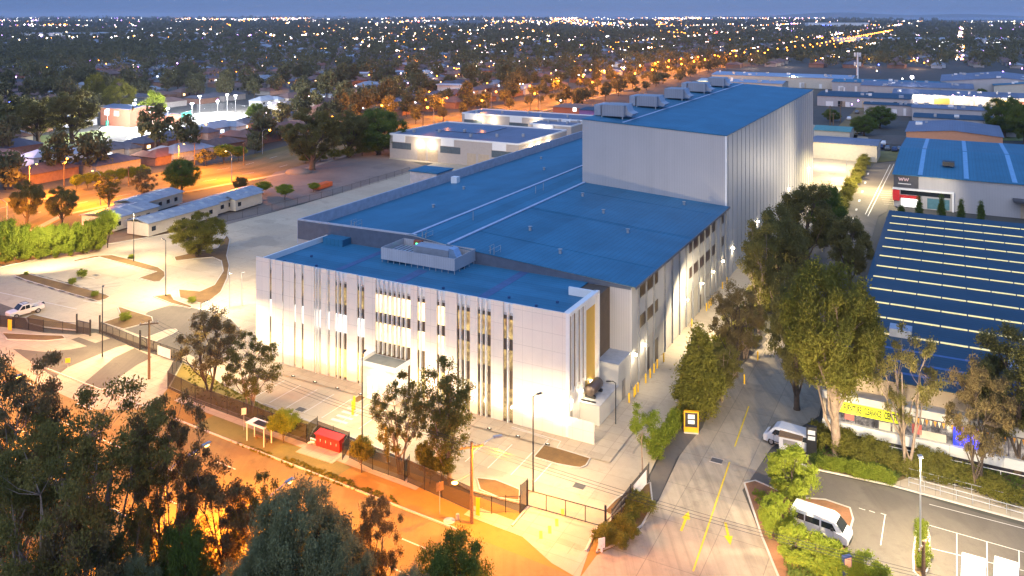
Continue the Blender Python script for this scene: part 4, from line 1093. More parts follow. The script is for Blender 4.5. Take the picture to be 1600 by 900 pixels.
for i, (x, y, t, w) in enumerate(((8,408,344,60),(38,405,352,46),(64,402,354,44),(88,400,350,40),(110,397,350,38),(130,394,346,40),(150,390,343,34),(168,384,330,36))):
    at_tree('hedge' if i < 7 else 'street', x, y+3, t-4, ("lime tree at the left end of the row behind the car park","second lime tree of the row behind the car park","third lime tree of the row behind the car park","fourth lime tree of the row behind the car park","fifth lime tree of the row behind the car park","smaller green tree where the lime row ends","green tree next to the demountables","paler tree touching the demountable roof")[i], w*1.15)
for i in range(9):
    x = 470 + 22*i; at_tree('shrub', x+8, 255-3.2*i*(.8 if i > 4 else .9), 240-4*i, "orange lit roadside bush along the main road", 26, cat="shrub", group="bushes along the main road")
for i in range(7):
    at_tree('street', 120+17*i, 298-2.4*i, 272-2.4*i, "orange lit garden tree on the far side of the main road", 24, group="garden trees of the main road")
# ------------------------------------------------------------------ fences, gates, poles, lamps, small site things
def fence(name, label, px, h, m, post=2.4, cat="fence", rails=True, postm=None, world=None, panel_name="panel"):
    P = world or [G(x, y) for x, y in px]
    o = thing(name, label, cat, P[0])
    pm = MB(); ps = MB()
    for a, b in zip(P[:-1], P[1:]):
        a_, b_ = a - P[0], b - P[0]; L = (b_-a_).length; n = max(1, round(L/post))
        pm.add([(a_.x,a_.y,.05),(b_.x,b_.y,.05),(b_.x,b_.y,h),(a_.x,a_.y,h)], [(0,1,2,3)])
        for k in range(n+1):
            p = a_.lerp(b_, k/n); ps.tube([(p.x,p.y,0),(p.x,p.y,h+.12)], .035, 5)
        if rails: ps.tube([(a_.x,a_.y,h),(b_.x,b_.y,h)], .028, 5); ps.tube([(a_.x,a_.y,.1),(b_.x,b_.y,.1)], .02, 4)
    part(panel_name, pm, m, o); part("posts", ps, postm or BLACKM, o).name = "post_and_rail"
    return o
fence("mesh_fence", "long black shade cloth fence beside the bus shelter, left of the red cabinet", [(283,567),(262,607),(305,629),(381,657),(425,674),(479,693),(496,681)], 2.0, SHADE)
fence("mesh_fence", "black fence panel screening the back of the red booster cabinet", [(496,681),(546,700),(535,719)], 1.6, SHADE)
fence("mesh_fence", "black shade cloth fence in front of the gum trees", [(546,716),(582,734),(632,752),(640,742)], 1.9, SHADE)
fence("mesh_fence", "black fence stretch running down to the sliding gate", [(637,754),(690,778),(736,799)], 2.2, SHADE)
fence("wire_fence", "see-through wire fence around the last bed before the sliding gate", [(736,799),(768,803),(790,801),(812,802)], 1.5, WIRE)
fence("mesh_fence", "black fence climbing beside the corner garden to the driveway", [(956,829),(985,789),(1014,753)], 1.8, SHADE)
fence("mesh_fence", "black fence along the footpath by the parked white utility", [(-60,503),(0,511),(45,516),(68,519)], 1.7, SHADE)
fence("wire_fence", "see-through wire fence beside the pedestrian gates", [(68,519),(98,520),(120,521)], 1.5, WIRE)
fence("wire_fence", "thin wire fence around the far works yard", [(330,352),(425,330),(520,306),(640,270)], 1.6, WIRE, post=4)
def gate(name, label, a, b, h, m, n=4):
    A, B = G(*a), G(*b); o = thing(name, label, "gate", A); d = B - A; L = d.length
    f = MB(); p = MB()
    for z in (.15, h): f.tube([(0,0,z), (d.x,d.y,z)], .05, 5)
    for k in range(n+1):
        q = d*(k/n); f.tube([(q.x,q.y,.1),(q.x,q.y,h)], .045, 5)
    p.add([(0,0,.15),(d.x,d.y,.15),(d.x,d.y,h),(0,0,h)], [(0,1,2,3)])
    part("gate_frame", f, BLACKM, o); part("panel", p, m, o)
    g = MB(); g.cbox(0,0,0,.18,.18,h+.9); part("gate_post", g, BLACKM, o); g = MB(); g.cbox(d.x,d.y,0,.18,.18,h+.5); part("gate_post", g, BLACKM, o)
    return o
gate("sliding_gate", "black framed sliding gate across the paved crossing near the driveway", (824,792), (946,826), 1.55, WIRE, 4)
gate("sliding_gate", "long dark sliding gate between the entry lanes and the car park", (156,520), (219,547), 1.6, SHADE, 6)
gate("sliding_gate", "dark sliding gate with a white banner beside the timber pole", (219,543), (283,566), 1.5, SHADE, 6)
gate("pedestrian_gate", "pair of dark pedestrian gates near the wheel stops", (120,520), (141,525), 1.8, SHADE, 2)
fence("mesh_fence", "tall dark fence panel at the opening of the sliding gate", [(813,802),(824,792)], 2.5, SHADE, post=1.5)
def flat_board(name, label, cat, a, b, z0, z1, m, out=.03, kind=None):
    A, B = G(*a), G(*b); d = (B-A).normalized(); q = Vector((d.y,-d.x,0))*out
    A = A + q*2; B = B + q*2
    mb = MB(); P = [A, B, B + q, A + q]
    mb.prism([(p.x-A.x, p.y-A.y) for p in P], z0, z1); return single(name, mb, m, label, cat, A)
flat_board("banner", "white printed banner hung on the sliding gate by the timber pole", "banner", (247,557), (267,564), .3, 1.5, BANNER)
flat_board("banner", "white banner on the fence beside the driveway", "banner", (989,785), (1009,760), .3, 1.6, BANNER)

# site lamp posts
lp = thing("lamp_post", "black single head lamp post standing in front of the office corner", "lamp post", (0,0,0), 0, "black lamp posts of the site")
m_ = MB(); m_.tube([(0,0,0),(0,0,.5),(0,0,9.0)], [.11,.08,.055], 8); part("pole", m_, BLACKM, lp)
m_ = MB(); m_.tube([(0,0,8.9),(.25,0,9.05),(.55,0,9.08)], .035, 5); m_.cbox(.75,0,9.03,.55,.26,.08); hd = part("lamp_head", m_, BLACKM, lp)
m_ = MB(); m_.cbox(.75,0,9.015,.46,.2,.012); part("lens", m_, E_WARM, hd)
lpos = [(833,768,"black lamp post standing in front of the office corner",0.6),(566,686,"black lamp post in the yard in front of the entrance canopy",1.4),(259,463,"black lamp post at the small bed by the car park crossing",2.6),
 (160,557,"black lamp post on the splitter island of the entry lanes",1.9),(314,586,"black lamp post beside the fence corner gum tree",0.8),(209,409,"black lamp post on the curved bed near the demountables",-1.2)]
for i, (x, y, l, rz) in enumerate(lpos):
    o = lp if i == 0 else copy_tree(lp)
    p = G(x, y); relabel(o, l, p, rz)
    hx, hy = p.x + .75*math.cos(rz), p.y + .75*math.sin(rz)
    light('SPOT', "lamp_post_light", (hx, hy, 8.95), (5500,4800,8500,7500,5500,8500)[i], (1.0,0.73,0.35), .25, aim=(hx, hy, 0), angle=168, blend=.35)
light('SPOT', "hedge_fill_light", tuple(G(70,425)+Vector((0,0,8))), 9000, (1,.80,.45), .3, aim=tuple(G(80,402)+Vector((0,0,2))), angle=140, blend=.6)  # added light without a fixture, brightens the lime tree row
# two thin pale posts and the far yard posts
tp = thing("yard_light_post", "thin galvanised post in the loading yard beside the office end", "lamp post", (0,0,0), 0, "thin pale posts of the loading yard")
m_ = MB(); m_.tube([(0,0,0),(0,0,5.2)], .05, 6); part("pole", m_, GALV, tp)
m_ = MB(); m_.cbox(.2,0,5.15,.5,.18,.08); part("lamp_head", m_, GALV, tp)
for i, (x, y, l) in enumerate(((359,480,"thin pale post in the loading yard beside the office end"),(378,478,"thin pale post closest to the office end in the loading yard"),(1323,280,"thin pale post on the concrete behind the storage hall"))):
    o = tp if i == 0 else copy_tree(tp); relabel(o, l, G(x, y))
    light('SPOT', "yard_light", tuple(G(x,y) + Vector((0,0,7 if i < 2 else 9))), (4200, 5000, 8000)[i], (1,.76,.46), .3, aim=tuple(G(x,y)), angle=165, blend=.4) if i != 1 else None
# wall mounted floods lighting the long left yard
for k, s in enumerate((12, 40, 75, 105)):
    p = R0 - UX*52.9 + VX*s
    m_ = MB(); m_.cbox(-52.75, s, 9.0, .4, .3, .2); part("yard_floodlight", m_, E_WARM, wh)
    light('SPOT', "yard_flood_light", (p.x-.4*UX.x, p.y-.4*UX.y, 8.9), 9000, (1,.76,.46), .3, aim=(p.x-9*UX.x, p.y-9*UX.y, 0), angle=165, blend=.5)
# dark wall light post beside the tank
m_ = MB(); m_.tube([(0,0,0),(0,0,4.6),(-.3,0,4.8),(-.7,0,4.8)], .06, 6); m_.cbox(-.8,0,4.74,.5,.2,.1)
single("lamp_post", m_, BLACKM, "short dark lamp post beside the enclosure with the tank on top", "lamp post", G(962,664))

# timber power poles
pp = thing("power_pole", "timber power pole with cross arm beside the white gate banner", "power pole", (0,0,0), 0, "timber power poles")
m_ = MB(); m_.tube([(0,0,0),(0,0,8)], [.17,.12], 8); part("pole", m_, TIMBER, pp)
m_ = MB(); m_.cbox(0,0,7.4,2.2,.12,.14); part("cross_arm", m_, TIMBER, pp)
m_ = MB()
for x in (-1,-.45,.45,1): m_.tube([(x,0,7.5),(x,0,7.75)], .05, 5)
part("insulator", m_, GALV, pp)
poles = [(233,592,500,"timber power pole with cross arm beside the white gate banner",.3),(737,817,690,"timber power pole carrying two street lamp arms by the verge",.3),
 (100,291,252,"timber pole on the main road beside an orange lamp, far left",1.5),(304,258,222,"timber pole on the main road verge left of the yellow lit trees",1.5),(381,258,222,"timber pole right of the yellow lit trees",1.5),(201,292,260,"timber pole behind the demountable buildings",1.5),
 (579,232,197,"timber pole beside the wide green tree",1.5),(661,205,176,"timber pole behind the grey unit building",1.5),(1297,212,165,"tall pole on the industrial road, nearest the storage hall",.4),(1302,214,176,"shorter pole touching the tall one on the industrial road",.4),(1313,192,162,"pole farther along the industrial road",.4),(828,180,146,"slim pole on the orange lit lot behind the tower",1),(841,182,148,"second slim pole on the orange lit lot",1),
 (1443,935,845,"dark timber pole at the bottom beside the parking island",.8)]
for i, (x, y, t, l, rz) in enumerate(poles):
    o = pp if i == 0 else copy_tree(pp); relabel(o, l, G(x, y), rz); h = (y-t)/(y-Y0)*HC; o.scale = (1, 1, h/8)
wires = MB()
def wire(a, za, b, zb, sag=.8, r=.018, mb=wires):
    A, B = Vector((*a[:2], za)), Vector((*b[:2], zb)); pts = []
    for k in range(9):
        t = k/8; p = A.lerp(B, t); p.z -= sag*4*t*(1-t); pts.append(p)
    mb.tube(pts, r, 3)
w0 = G(233,592); w1 = G(737,817); w2 = ST(60, 6)
for dx in (-.9, 0, .9):
    wire(w0 + Vector((dx,0,0)), 7.3, w1 + Vector((dx,0,0)), 6.9, 1.2)
    wire(w1 + Vector((dx,0,0)), 6.9, w2 + Vector((dx,0,0)), 7.2, 1.0)
single("power_lines", wires, BLACKM, "thin sagging power lines strung between the timber poles of the street", "cables")

# street lamps: the kind that lights the streets orange
sl = thing("street_lamp", "orange street lamp on the near street", "street lamp", (0,0,0), 0, "orange street lamps")
m_ = MB(); m_.tube([(0,0,0),(0,0,7.4)], [.10,.06], 6); part("pole", m_, GALV, sl)
m_ = MB(); m_.tube([(0,0,7.3),(.8,0,8.0),(2.4,0,8.2)], .04, 5); part("arm", m_, GALV, sl)
m_ = MB(); m_.cbox(2.7,0,8.12,.8,.3,.14); hd = part("lamp_head", m_, GALV, sl)
m_ = MB(); m_.ball((2.75,0,8.08), .17, 8, 5, (1.6,1,.7)); part("lens", m_, E_SOD, hd)
SOD = (1.0, 0.31, 0.006)
def street_lamp(p, rz, label, e, col=SOD, first=[True], r=.2, real=True, grp=None):
    o = sl if first[0] else copy_tree(sl); first[0] = False
    relabel(o, label, (p[0], p[1], 0), rz, grp)
    if real:
        h = Vector((p[0] + 2.75*math.cos(rz), p[1] + 2.75*math.sin(rz), 7.85))
        if p[1] < 330: light('SPOT', "street_lamp_light", h, e, col, r, aim=(h.x, h.y, 0), angle=172, blend=.25)
        else: light('POINT', "street_lamp_light", h + Vector((0,0,.9)), e*.5, col, .3)
    return o
street_lamp(ST(-24, -10.6) if False else G(323,695) - SN*2.75 + Vector((0,0,0)) + SN*0 - (G(323,695) - G(323, 695, 8.1)), math.atan2(SN.y, SN.x), "orange street lamp shining above the street beside the bus shelter", 14500)
m_ = MB()
pl = G(737,817)
for ang, L, z in ((math.radians(20), 2.6, 6.9), (math.radians(-160), 2.2, 5.4)): pass
arm = thing("pole_lamp", "lamp on a raised arm fixed to the timber pole by the verge", "street lamp", pl)
m_ = MB(); m_.tube([(.1,0,6.2),(.9,.3,6.9),(2.0,.6,7.3)], .045, 5); m_.cbox(2.3,.7,7.25,.8,.3,.14,.3); part("arm", m_, GALV, arm)
m_ = MB(); m_.tube([(-.1,0,4.6),(-.5,-.2,4.7),(.6,-.6,5.3)], .045, 5); m_.ball((-1.35,-.75,3.95), .2, 8, 5, (1.6,1,.7)); m2 = MB(); m2.tube([(-.1,0,4.4),(-.7,-.4,4.2),(-1.3,-.7,4.1)], .045, 5)
part("arm", m2, GALV, arm)
m_ = MB(); m_.ball((-1.45,-.78,3.98), .18, 8, 5, (1.6,1,.7)); part("lens", m_, E_SOD, arm)
light('SPOT', "pole_lamp_light", (pl.x+2.3, pl.y-.6, 7.6), 8000, SOD, .2, aim=(pl.x+1.5, pl.y-6, 0), angle=170, blend=.3)
street_lamp(ST(-40, -16.0), math.atan2(SN.y, SN.x), "added orange lamp, unseen inside the near tree belt", 14000)  # added unseen lamp, for the orange glow between the near trees
street_lamp(ST(-12, -16.5), math.atan2(SN.y, SN.x), "added orange lamp, unseen under the big grey green dome crown", 14000)  # added too, unseen, for orange glow under the crowns
for a in (-95, -62):
    street_lamp(ST(a, -14.8), math.atan2(SN.y, SN.x), ("orange street lamp behind the dark trees far left on the near street" if a < -80 else "orange street lamp behind the dark trees nearest the bus shelter"), 16000)
for a in (-2, 26):
    street_lamp(ST(a, -15.2), math.atan2(SN.y, SN.x), ("added orange lamp, unseen low behind the domed trees" if a < 0 else "orange street lamp outside the frame beyond the driveway mouth"), 9000)  # the one behind the domes is added, its source hidden, to spread orange light
# main road lamps, both sides
LAMPGLOW = []
k = 0
for off, rot in ((13.0, -math.pi/2), (-13.0, math.pi/2)):
    for p, a in along(MR, 38, off, 10):
        q = PX((p.x, p.y, 8))
        if not (-60 < q[0] < 1660) or p.y < 120: continue
        near_ = p.y < 760
        if k < 90:
            if p.y > 260:
                m_ = MB(); LAMPGLOW.append((p, a + rot))
            street_lamp(p, a + rot, "orange sodium lamp lining the long main road", 20000 if p.y < 330 else 28000, grp="sodium lamps lining the main road", real=near_)
        k += 1

# bus shelter
bp = G(405, 690); bd = math.atan2(SD.y, SD.x)
bs = thing("bus_shelter", "small open bus shelter with dark flat roof on the footpath", "bus shelter", bp, bd); bs.scale = (.85,.85,.85)
m_ = MB(); m_.box(-1.6,1.7,-.8,.7,2.25,2.35); part("roof", m_, FINW, bs)
m_ = MB(); m_.box(-.6,1.5,-.5,.4,2.352,2.40); part("roof_panel", m_, BLACKM, bs)
for x in (-1.45,1.55):
    for y in (-.65,.55):
        m_ = MB(); m_.box(x-.05,x+.05,y-.05,y+.05,0,2.25); part("post", m_, FINW, bs)
m_ = MB(); m_.box(-1.4,1.5,.56,.6,.3,2.1); part("back_panel", m_, WIRE, bs)
m_ = MB(); m_.box(-1.0,1.2,.15,.5,.42,.48); m_.box(-.9,-.8,.2,.45,0,.42); m_.box(1.0,1.1,.2,.45,0,.42); part("bench", m_, TIMBER, bs)
def signpost(name, label, p, h, w, hh, m, rz=0, cat="sign", face=None):
    o = thing(name, label, cat, p, rz); m_ = MB(); m_.tube([(0,0,0),(0,0,h)], .035, 6); part("post", m_, GALV, o)
    m_ = MB(); m_.box(-w/2, w/2, -.06, -.03, h-hh, h); part("sign_plate", m_, m, o); return o
signpost("bus_stop_sign", "white bus stop sign beside the bus shelter", G(381,672), 2.4, .5, .7, WHITEP, .3)
signpost("road_sign", "back of a square road sign on a thin post on the orange lit verge", G(687,803), 2.9, .7, .8, TIMBER, .5)
signpost("road_sign", "small yellow sign on the splitter island of the entry lanes", G(106,574), 1.2, .6, .6, YELM, .2)
m_ = MB(); m_.tube([(0,0,0),(0,0,.5)], [.45,.4], 14); single("drain_pit", m_, GALV, "small green topped hydrant marker on the verge", "marker", G(715,811)).scale = (.4,.4,.9)
m_ = MB()
for k in range(20):
    a, b = 6.283*k/20, 6.283*(k+1)/20
    m_.add([(.85*math.cos(a),.85*math.sin(a),.03),(.85*math.cos(b),.85*math.sin(b),.03),(.5*math.cos(b),.5*math.sin(b),.03),(.5*math.cos(a),.5*math.sin(a),.03)], [(0,1,2,3)])
m_.tube([(0,0,.0),(0,0,.05)], .48, 16)
single("manhole_cover", m_, KERB, "round manhole with a pale concrete collar on the verge", "manhole", G(702,814)).scale = (.62,.62,1)

# red booster cabinet with its slab and pipework
rb = thing("booster_cabinet", "long bright red booster cabinet in a fence recess by the footpath", "cabinet", G(515,701), ROT*1.0)
m_ = MB(); m_.box(-1.55,1.55,-.35,.45,.1,1.35); part("body", m_, REDM, rb)
m_ = MB(); m_.add([(-1.65,-.5,1.36),(1.65,-.5,1.36),(1.65,.55,1.5),(-1.65,.55,1.5),(-1.65,-.5,1.42),(1.65,-.5,1.42),(1.65,.55,1.56),(-1.65,.55,1.56)], [(4,5,6,7),(0,1,5,4),(1,2,6,5),(2,3,7,6),(3,0,4,7)]); part("lid", m_, REDM, rb)
for x in (-1.1,-.4,.3,1.0):
    m_ = MB(); m_.box(x-.3,x+.3,-.375,-.35,.2,1.25); d_ = part("door", m_, REDM, rb); m_ = MB(); m_.box(x+.15,x+.22,-.40,-.376,.7,.95); part("door_label", m_, WHITEP, d_)
m_ = MB(); m_.box(-2.6,2.2,-2.2,-.1,0.0,.07); part("slab", m_, PATH, rb)
m_ = MB(); m_.tube([(-2.3,-.6,.3),(-1.9,-.6,.55),(-1.6,-.5,.5)], .1, 6); m_.tube([(-2.4,-.2,.08),(-2.4,-.2,.6),(-1.6,-.2,.6)], .08, 6); part("pipework", m_, FINW, rb)

# yellow bollards
bo = thing("bollard", "yellow bollard", "bollard", (0,0,0), 0, "yellow bollards along the loading lane")
m_ = MB(); m_.tube([(0,0,0),(0,0,1.15),(0,0,1.2)], [.10,.10,.05], 8); part("post", m_, YELM, bo)
m_ = MB(); m_.tube([(0,0,0),(0,0,.03)], .17, 8); part("base_plate", m_, GALV, bo)
bol = [(983,630),(991,621),(997,613),(1009,599),(1016,591),(1022,583),(1027,576),(1037,566),(1081,511),(1104,486),(1108,482),(1111,478),(1129,452),(1136,444),(1163,600),(1184,563),(993,617)]
for i, (x, y) in enumerate(bol):
    o = bo if i == 0 else copy_tree(bo)
    l = ("yellow bollard beside the service room, first from the office" if i == 0 else "yellow bollard standing alone on the driveway side of the lane trees" if i == 14 else "yellow bollard in the dark where driveway meets side road" if i == 15
         else "yellow bollard of the near group by the roller doors of the warehouse wall" if i < 8 or i == 16 else "yellow bollard of the far group along the warehouse wall")
    relabel(o, l, G(x, y))
for i, (x, y, t) in enumerate(((553.5,640,618),(551,648,625),(603,690,668),(606,722,700),(668,741,716))):
    o = copy_tree(bo); relabel(o, ("yellow post at the end of the zebra crossing","yellow post just below the zebra crossing end","yellow post behind the egg shaped street tree","yellow marker post near the fence by the gum tree","yellow marker post between the two gum trees")[i], G(x,y), group="yellow posts in the office yard"); o.scale = (1.4,1.4,1.3)
flat_board("banner", "yellow safety banner on the fence by the parked utility", "banner", (13,516), (19,517), .1, 1.6, YELM)
flat_board("banner", "yellow safety banner tied to the fence beside the timber pole", "banner", (744,806), (750,807), .1, 1.7, YELM)

# totem signs
def totem(label, p, rz, w, h, d, face):
    o = thing("totem_sign", label, "sign", p, rz)
    m_ = MB(); m_.box(-w/2,w/2,-d/2,d/2,0,.18); part("plinth", m_, KERB, o)
    m_ = MB(); m_.box(-w/2,w/2,-d/2,d/2,.18,h); part("body", m_, face, o)
    m_ = MB(); m_.box(-w/2+.12,w/2-.12,-d/2-.02,-d/2,.75,h-.12); part("panel", m_, BLACKM, o)
    for z, ww, hh in ((h-.75,.7,.45),(h-1.3,.7,.4)):
        m_ = MB(); m_.box(-ww/2,ww/2,-d/2-.035,-d/2-.02,z,z+hh); part("notice", m_, BANNER, o)
    return o
ORM = mat("orange_enamel", (0.80,0.36,0.01), .45, var=.1)
totem("orange framed totem sign with dark notice panel at the hedge by the driveway", G(1080,677), -.15, 1.55, 2.4, .35, ORM)
totem("black totem sign with orange edge beside the parked white van", G(1268,712), -.35, 1.0, 3.0, .5, BLACKM)
o = thing("post_sign", "dark blue post sign with an orange top beyond the lime shrubs at the bottom", "sign", G(1323,935), .3)
m_ = MB(); m_.box(-.35,.35,-.15,.15,0,3.3); part("body", m_, mat("navy_enamel",(0.03,0.05,0.15),.4), o)
m_ = MB(); m_.box(-.3,.3,-.17,-.15,2.3,3.2); part("panel", m_, mat("salmon_enamel",(0.6,0.3,0.2),.5), o)
m_ = MB(); m_.tube([(0,0,0),(0,0,.35)], .12, 6); m_.cbox(0,0,.3,.6,.05,.85,.3)
single("a_frame_sign", m_, BANNER, "small white a-frame sign standing at the gate corner bed", "sign", G(940,862))

# car park lamp with white head
o = thing("lamp_post", "tall pale lamp post with glowing violet white head in the store car park", "lamp post", G(1438,872))
m_ = MB(); m_.tube([(0,0,0),(0,0,8.4)], [.09,.06], 8); part("pole", m_, GALV, o)
m_ = MB(); m_.cbox(0,0,8.4,.35,.35,.12); part("lamp_head", m_, GALV, o)
m_ = MB(); m_.cbox(0,0,8.36,.28,.28,.03); part("lens", m_, E_LED, o)
p = G(1438,872)
light('POINT', "car_park_light", (p.x, p.y, 8.0), 11000, (1,.80,.50), .2)
light('SPOT', "car_park_light", tuple(G(1560,980) + Vector((0,0,9))), 3500, (1,.80,.55), .3, aim=tuple(G(1520,850)), angle=165, blend=.4)
# added floodlight post out of view, put there to brighten driveway and trees
fp_ = Vector((17, 48, 0))
o = thing("added_flood_post", "added unseen flood light post across the street from the driveway mouth", "lamp post", fp_)
m_ = MB(); m_.tube([(0,0,0),(0,0,9)], [.12,.08], 6); part("pole", m_, GALV, o)
m_ = MB(); m_.cbox(0,0,9,.5,.3,.3); part("lamp_head", m_, GALV, o)
light('SPOT', "added_flood_post_light", (fp_.x, fp_.y+.4, 9.1), 60000, (1,.78,.48), .25, aim=tuple(G(1150,600)), angle=52, blend=1.0)

# handrails of the ramp
hr = MB()
for a, b in (((1416,747),(1600,795)), ((1420,762),(1600,812))):
    A, B = G(*a), G(*b); n = 7
    for k in range(n+1):
        p = A.lerp(B, k/n); hr.tube([(p.x,p.y,0),(p.x,p.y,1.0)], .03, 4)
    for z in (.55, 1.0): hr.tube([(A.x,A.y,z),(B.x,B.y,z)], .03, 4)
single("handrail", hr, GALV, "pale steel handrails along the ramp below the furniture store", "handrail")

# ------------------------------------------------------------------ vehicles
def loft_x(secs):
    """secs: (x, half width low, z low, half width belt, z belt, half width top, z top)"""
    m = MB(); n = len(secs); R = 8; P = []
    for x, wl, zl, wb, zb, wt, zt in secs:
        P += [(x,-wl,zl),(x,-wb*1.0,(zl+zb)/2),(x,-wb,zb),(x,-wt,zt),(x,wt,zt),(x,wb,zb),(x,wb,(zl+zb)/2),(x,wl,zl)]
    F_ = []
    for i in range(n-1):
        for k in range(R): F_.append((i*R+k, i*R+(k+1) % R, (i+1)*R+(k+1) % R, (i+1)*R+k))
    F_ += [tuple(range(R)), tuple(reversed(range((n-1)*R, n*R)))]
    m.add(P, F_); return m
def wheels(o, xs, w, r):
    for x in xs:
        for s in (-1, 1):
            m = MB(); m.tube([(x, s*(w-.22), r), (x, s*w, r)], r, 14); wl_ = part("wheel", m, TYRE, o)
            m = MB(); m.tube([(x, s*(w-.02), r), (x, s*(w+.012), r)], r*.6, 10); part("rim", m, RIM, wl_)
def side_win(o, spans, z0, z1, w0, w1):
    for a0, a1, b0, b1 in spans:
        for s in (-1, 1):
            m = MB(); m.add([(a0,s*(w0+.012),z0),(a1,s*(w0+.012),z0),(b1,s*(w1+.012),z1),(b0,s*(w1+.012),z1)], [(0,1,2,3)]); part("window", m, DKGLASS, o)
def van(label, p, rz, paint=CARW):
    o = thing("parked_van", label, "van", p, rz)
    b = loft_x([(-2.45,.78,.35,.86,1.15,.74,1.75),(-2.35,.86,.28,.92,1.15,.82,1.95),(0.9,.86,.28,.92,1.15,.82,2.0),(1.35,.86,.28,.92,1.12,.74,1.85),(1.95,.86,.28,.90,1.05,.80,1.15),(2.35,.82,.30,.84,.85,.75,.98),(2.45,.7,.38,.74,.7,.66,.8)])
    part("body", b, paint, o)
    m = MB(); m.add([(1.40,-.70,1.80),(1.40,.70,1.80),(1.96,.78,1.19),(1.96,-.78,1.19)], [(0,1,2,3)]); 
    m.v = [(x+.03, y, z+.02) for x, y, z in m.v]; part("windscreen", m, DKGLASS, o)
    side_win(o, ((-2.2,-1.2,-2.15,-1.2),(-1.1,.1,-1.1,.1),(.25,1.5,.25,1.15)), 1.22, 1.72, .905, .855)
    m = MB(); m.box(2.40,2.50,-.62,.62,.34,.52); m.box(-2.52,-2.42,-.8,.8,.34,.5); part("bumper", m, BLACKM, o)
    m = MB(); m.add([(-2.47,-.62,1.2),(-2.47,.62,1.2),(-2.44,.6,1.7),(-2.44,-.6,1.7)], [(0,1,2,3)]); part("rear_window", m, DKGLASS, o)
    wheels(o, (-1.5,1.55), .9, .34)
    for s in (-1,1):
        m = MB(); m.box(1.05,1.25,s*.95-.07,s*.95+.07,1.2,1.42); part("mirror", m, BLACKM, o)
        m = MB(); m.box(-1.2,1.2,s*.925-.006,s*.925+.006,.42,.50)
        for xx in (-1.15,.15,1.25): m.box(xx-.012,xx+.012,s*.93-.004,s*.93+.004,.5,1.2)
        part("trim", m, BLACKM, o)
        m = MB(); m.box(2.38,2.44,s*.6-.14,s*.6+.14,.62,.8); part("headlight", m, RIM, o)
        m = MB(); m.box(-2.47,-2.43,s*.76-.06,s*.76+.06,.8,1.2); part("tail_light", m, REDM, o)
    return o
def dir_px(a, b): d = G(*b) - G(*a); return math.atan2(d.y, d.x)
van("white van parked beside the planting bed of the store car park", G(1283,835), dir_px((1245,820),(1318,846)))
van("white van near the huge leaning eucalyptus, beside the small trailer", G(1232,696), dir_px((1262,705),(1202,688)))
van("white van at the bottom edge, left one of the pair", G(1521,934), dir_px((1519,990),(1521,880)) + math.pi)
van("white van at the bottom edge, right one of the pair", G(1572,940), dir_px((1568,990),(1571,880)) + math.pi)
def ute(label, p, rz):
    o = thing("utility_truck", label, "utility", p, rz)
    b = loft_x([(-.6,.80,.45,.88,1.0,.86,1.05),(-.55,.86,.40,.90,1.05,.72,1.70),(.5,.86,.40,.90,1.05,.72,1.74),(1.15,.86,.40,.88,1.02,.80,1.10),(2.2,.84,.42,.86,.95,.76,1.02),(2.35,.76,.5,.78,.8,.7,.9)])
    part("cab", b, CARW, o)
    m = MB(); m.box(-2.5,-.62,-.88,.88,.55,.62)
    for s in (-1,1): m.box(-2.5,-.62,s*.86-.03,s*.86+.03,.62,1.1)
    m.box(-2.53,-2.47,-.86,.86,.62,1.1); part("tray", m, CARW, o)
    side_win(o, ((-.45,.15,-.42,.15),(.22,1.0,.22,.55)), 1.1, 1.6, .885, .76)
    m = MB(); m.add([(.55,-.68,1.72),(.55,.68,1.72),(1.17,.76,1.12),(1.17,-.76,1.12)], [(0,1,2,3)]); m.v = [(x+.02,y,z+.02) for x,y,z in m.v]; part("windscreen", m, DKGLASS, o)
    m = MB()
    for s in (-.6,.6): m.tube([(-.5,s,1.8),(.4,s,1.8)], .03, 4)
    for x in (-.4,.3): m.tube([(x,-.65,1.82),(x,.65,1.82)], .03, 4)
    part("roof_rack", m, BLACKM, o)
    m = MB(); m.tube([(-2.62,0,.85),(-2.8,0,.85)], .36, 12); part("spare_wheel", m, TYRE, o)
    wheels(o, (-1.6,1.5), .9, .37)
ute("white utility with roof rack and rear spare wheel parked in the empty car park", G(38,492), dir_px((60,486),(16,498)))
tl = thing("box_trailer", "small white food trailer parked against the white van", "trailer", G(1236,706), dir_px((1222,706),(1250,712)))
m_ = MB(); m_.box(-1.1,1.1,-.75,.75,.4,1.7); part("body", m_, CARW, tl)
m_ = MB(); m_.box(-1.15,1.15,-.8,.8,1.7,1.8); part("roof", m_, TIMBER, tl)
m_ = MB(); m_.box(-.7,.7,-.77,-.75,.9,1.5); part("hatch", m_, mat("grey_door", (0.25,0.24,0.23), 0.5), tl); wheels(tl, (0,), .8, .3)
def car_proto(paint):
    o = thing("parked_car", "x", "car", (0,0,0), 0)
    b = loft_x([(-2.1,.72,.35,.8,.75,.7,.85),(-2.0,.8,.3,.86,.9,.74,1.0),(-1.3,.8,.28,.88,.92,.62,1.42),(.3,.8,.28,.88,.92,.62,1.44),(1.0,.8,.28,.86,.9,.76,.98),(1.95,.78,.3,.82,.72,.7,.82),(2.1,.66,.38,.7,.6,.6,.68)])
    part("body", b, paint, o); side_win(o, ((-1.5,-.4,-1.2,-.4),(-.3,.75,-.3,.35)), .96, 1.34, .865, .67)
    m = MB(); m.add([(.34,-.6,1.43),(.34,.6,1.43),(1.0,.72,1.0),(1.0,-.72,1.0)], [(0,1,2,3)]); m.v = [(x+.03,y,z+.02) for x,y,z in m.v]; part("windscreen", m, DKGLASS, o)
    wheels(o, (-1.3,1.3), .86, .32); return o
protos = [car_proto(CARW), car_proto(CARG), car_proto(CARB)]
names3 = ["white", "grey", "dark blue"]
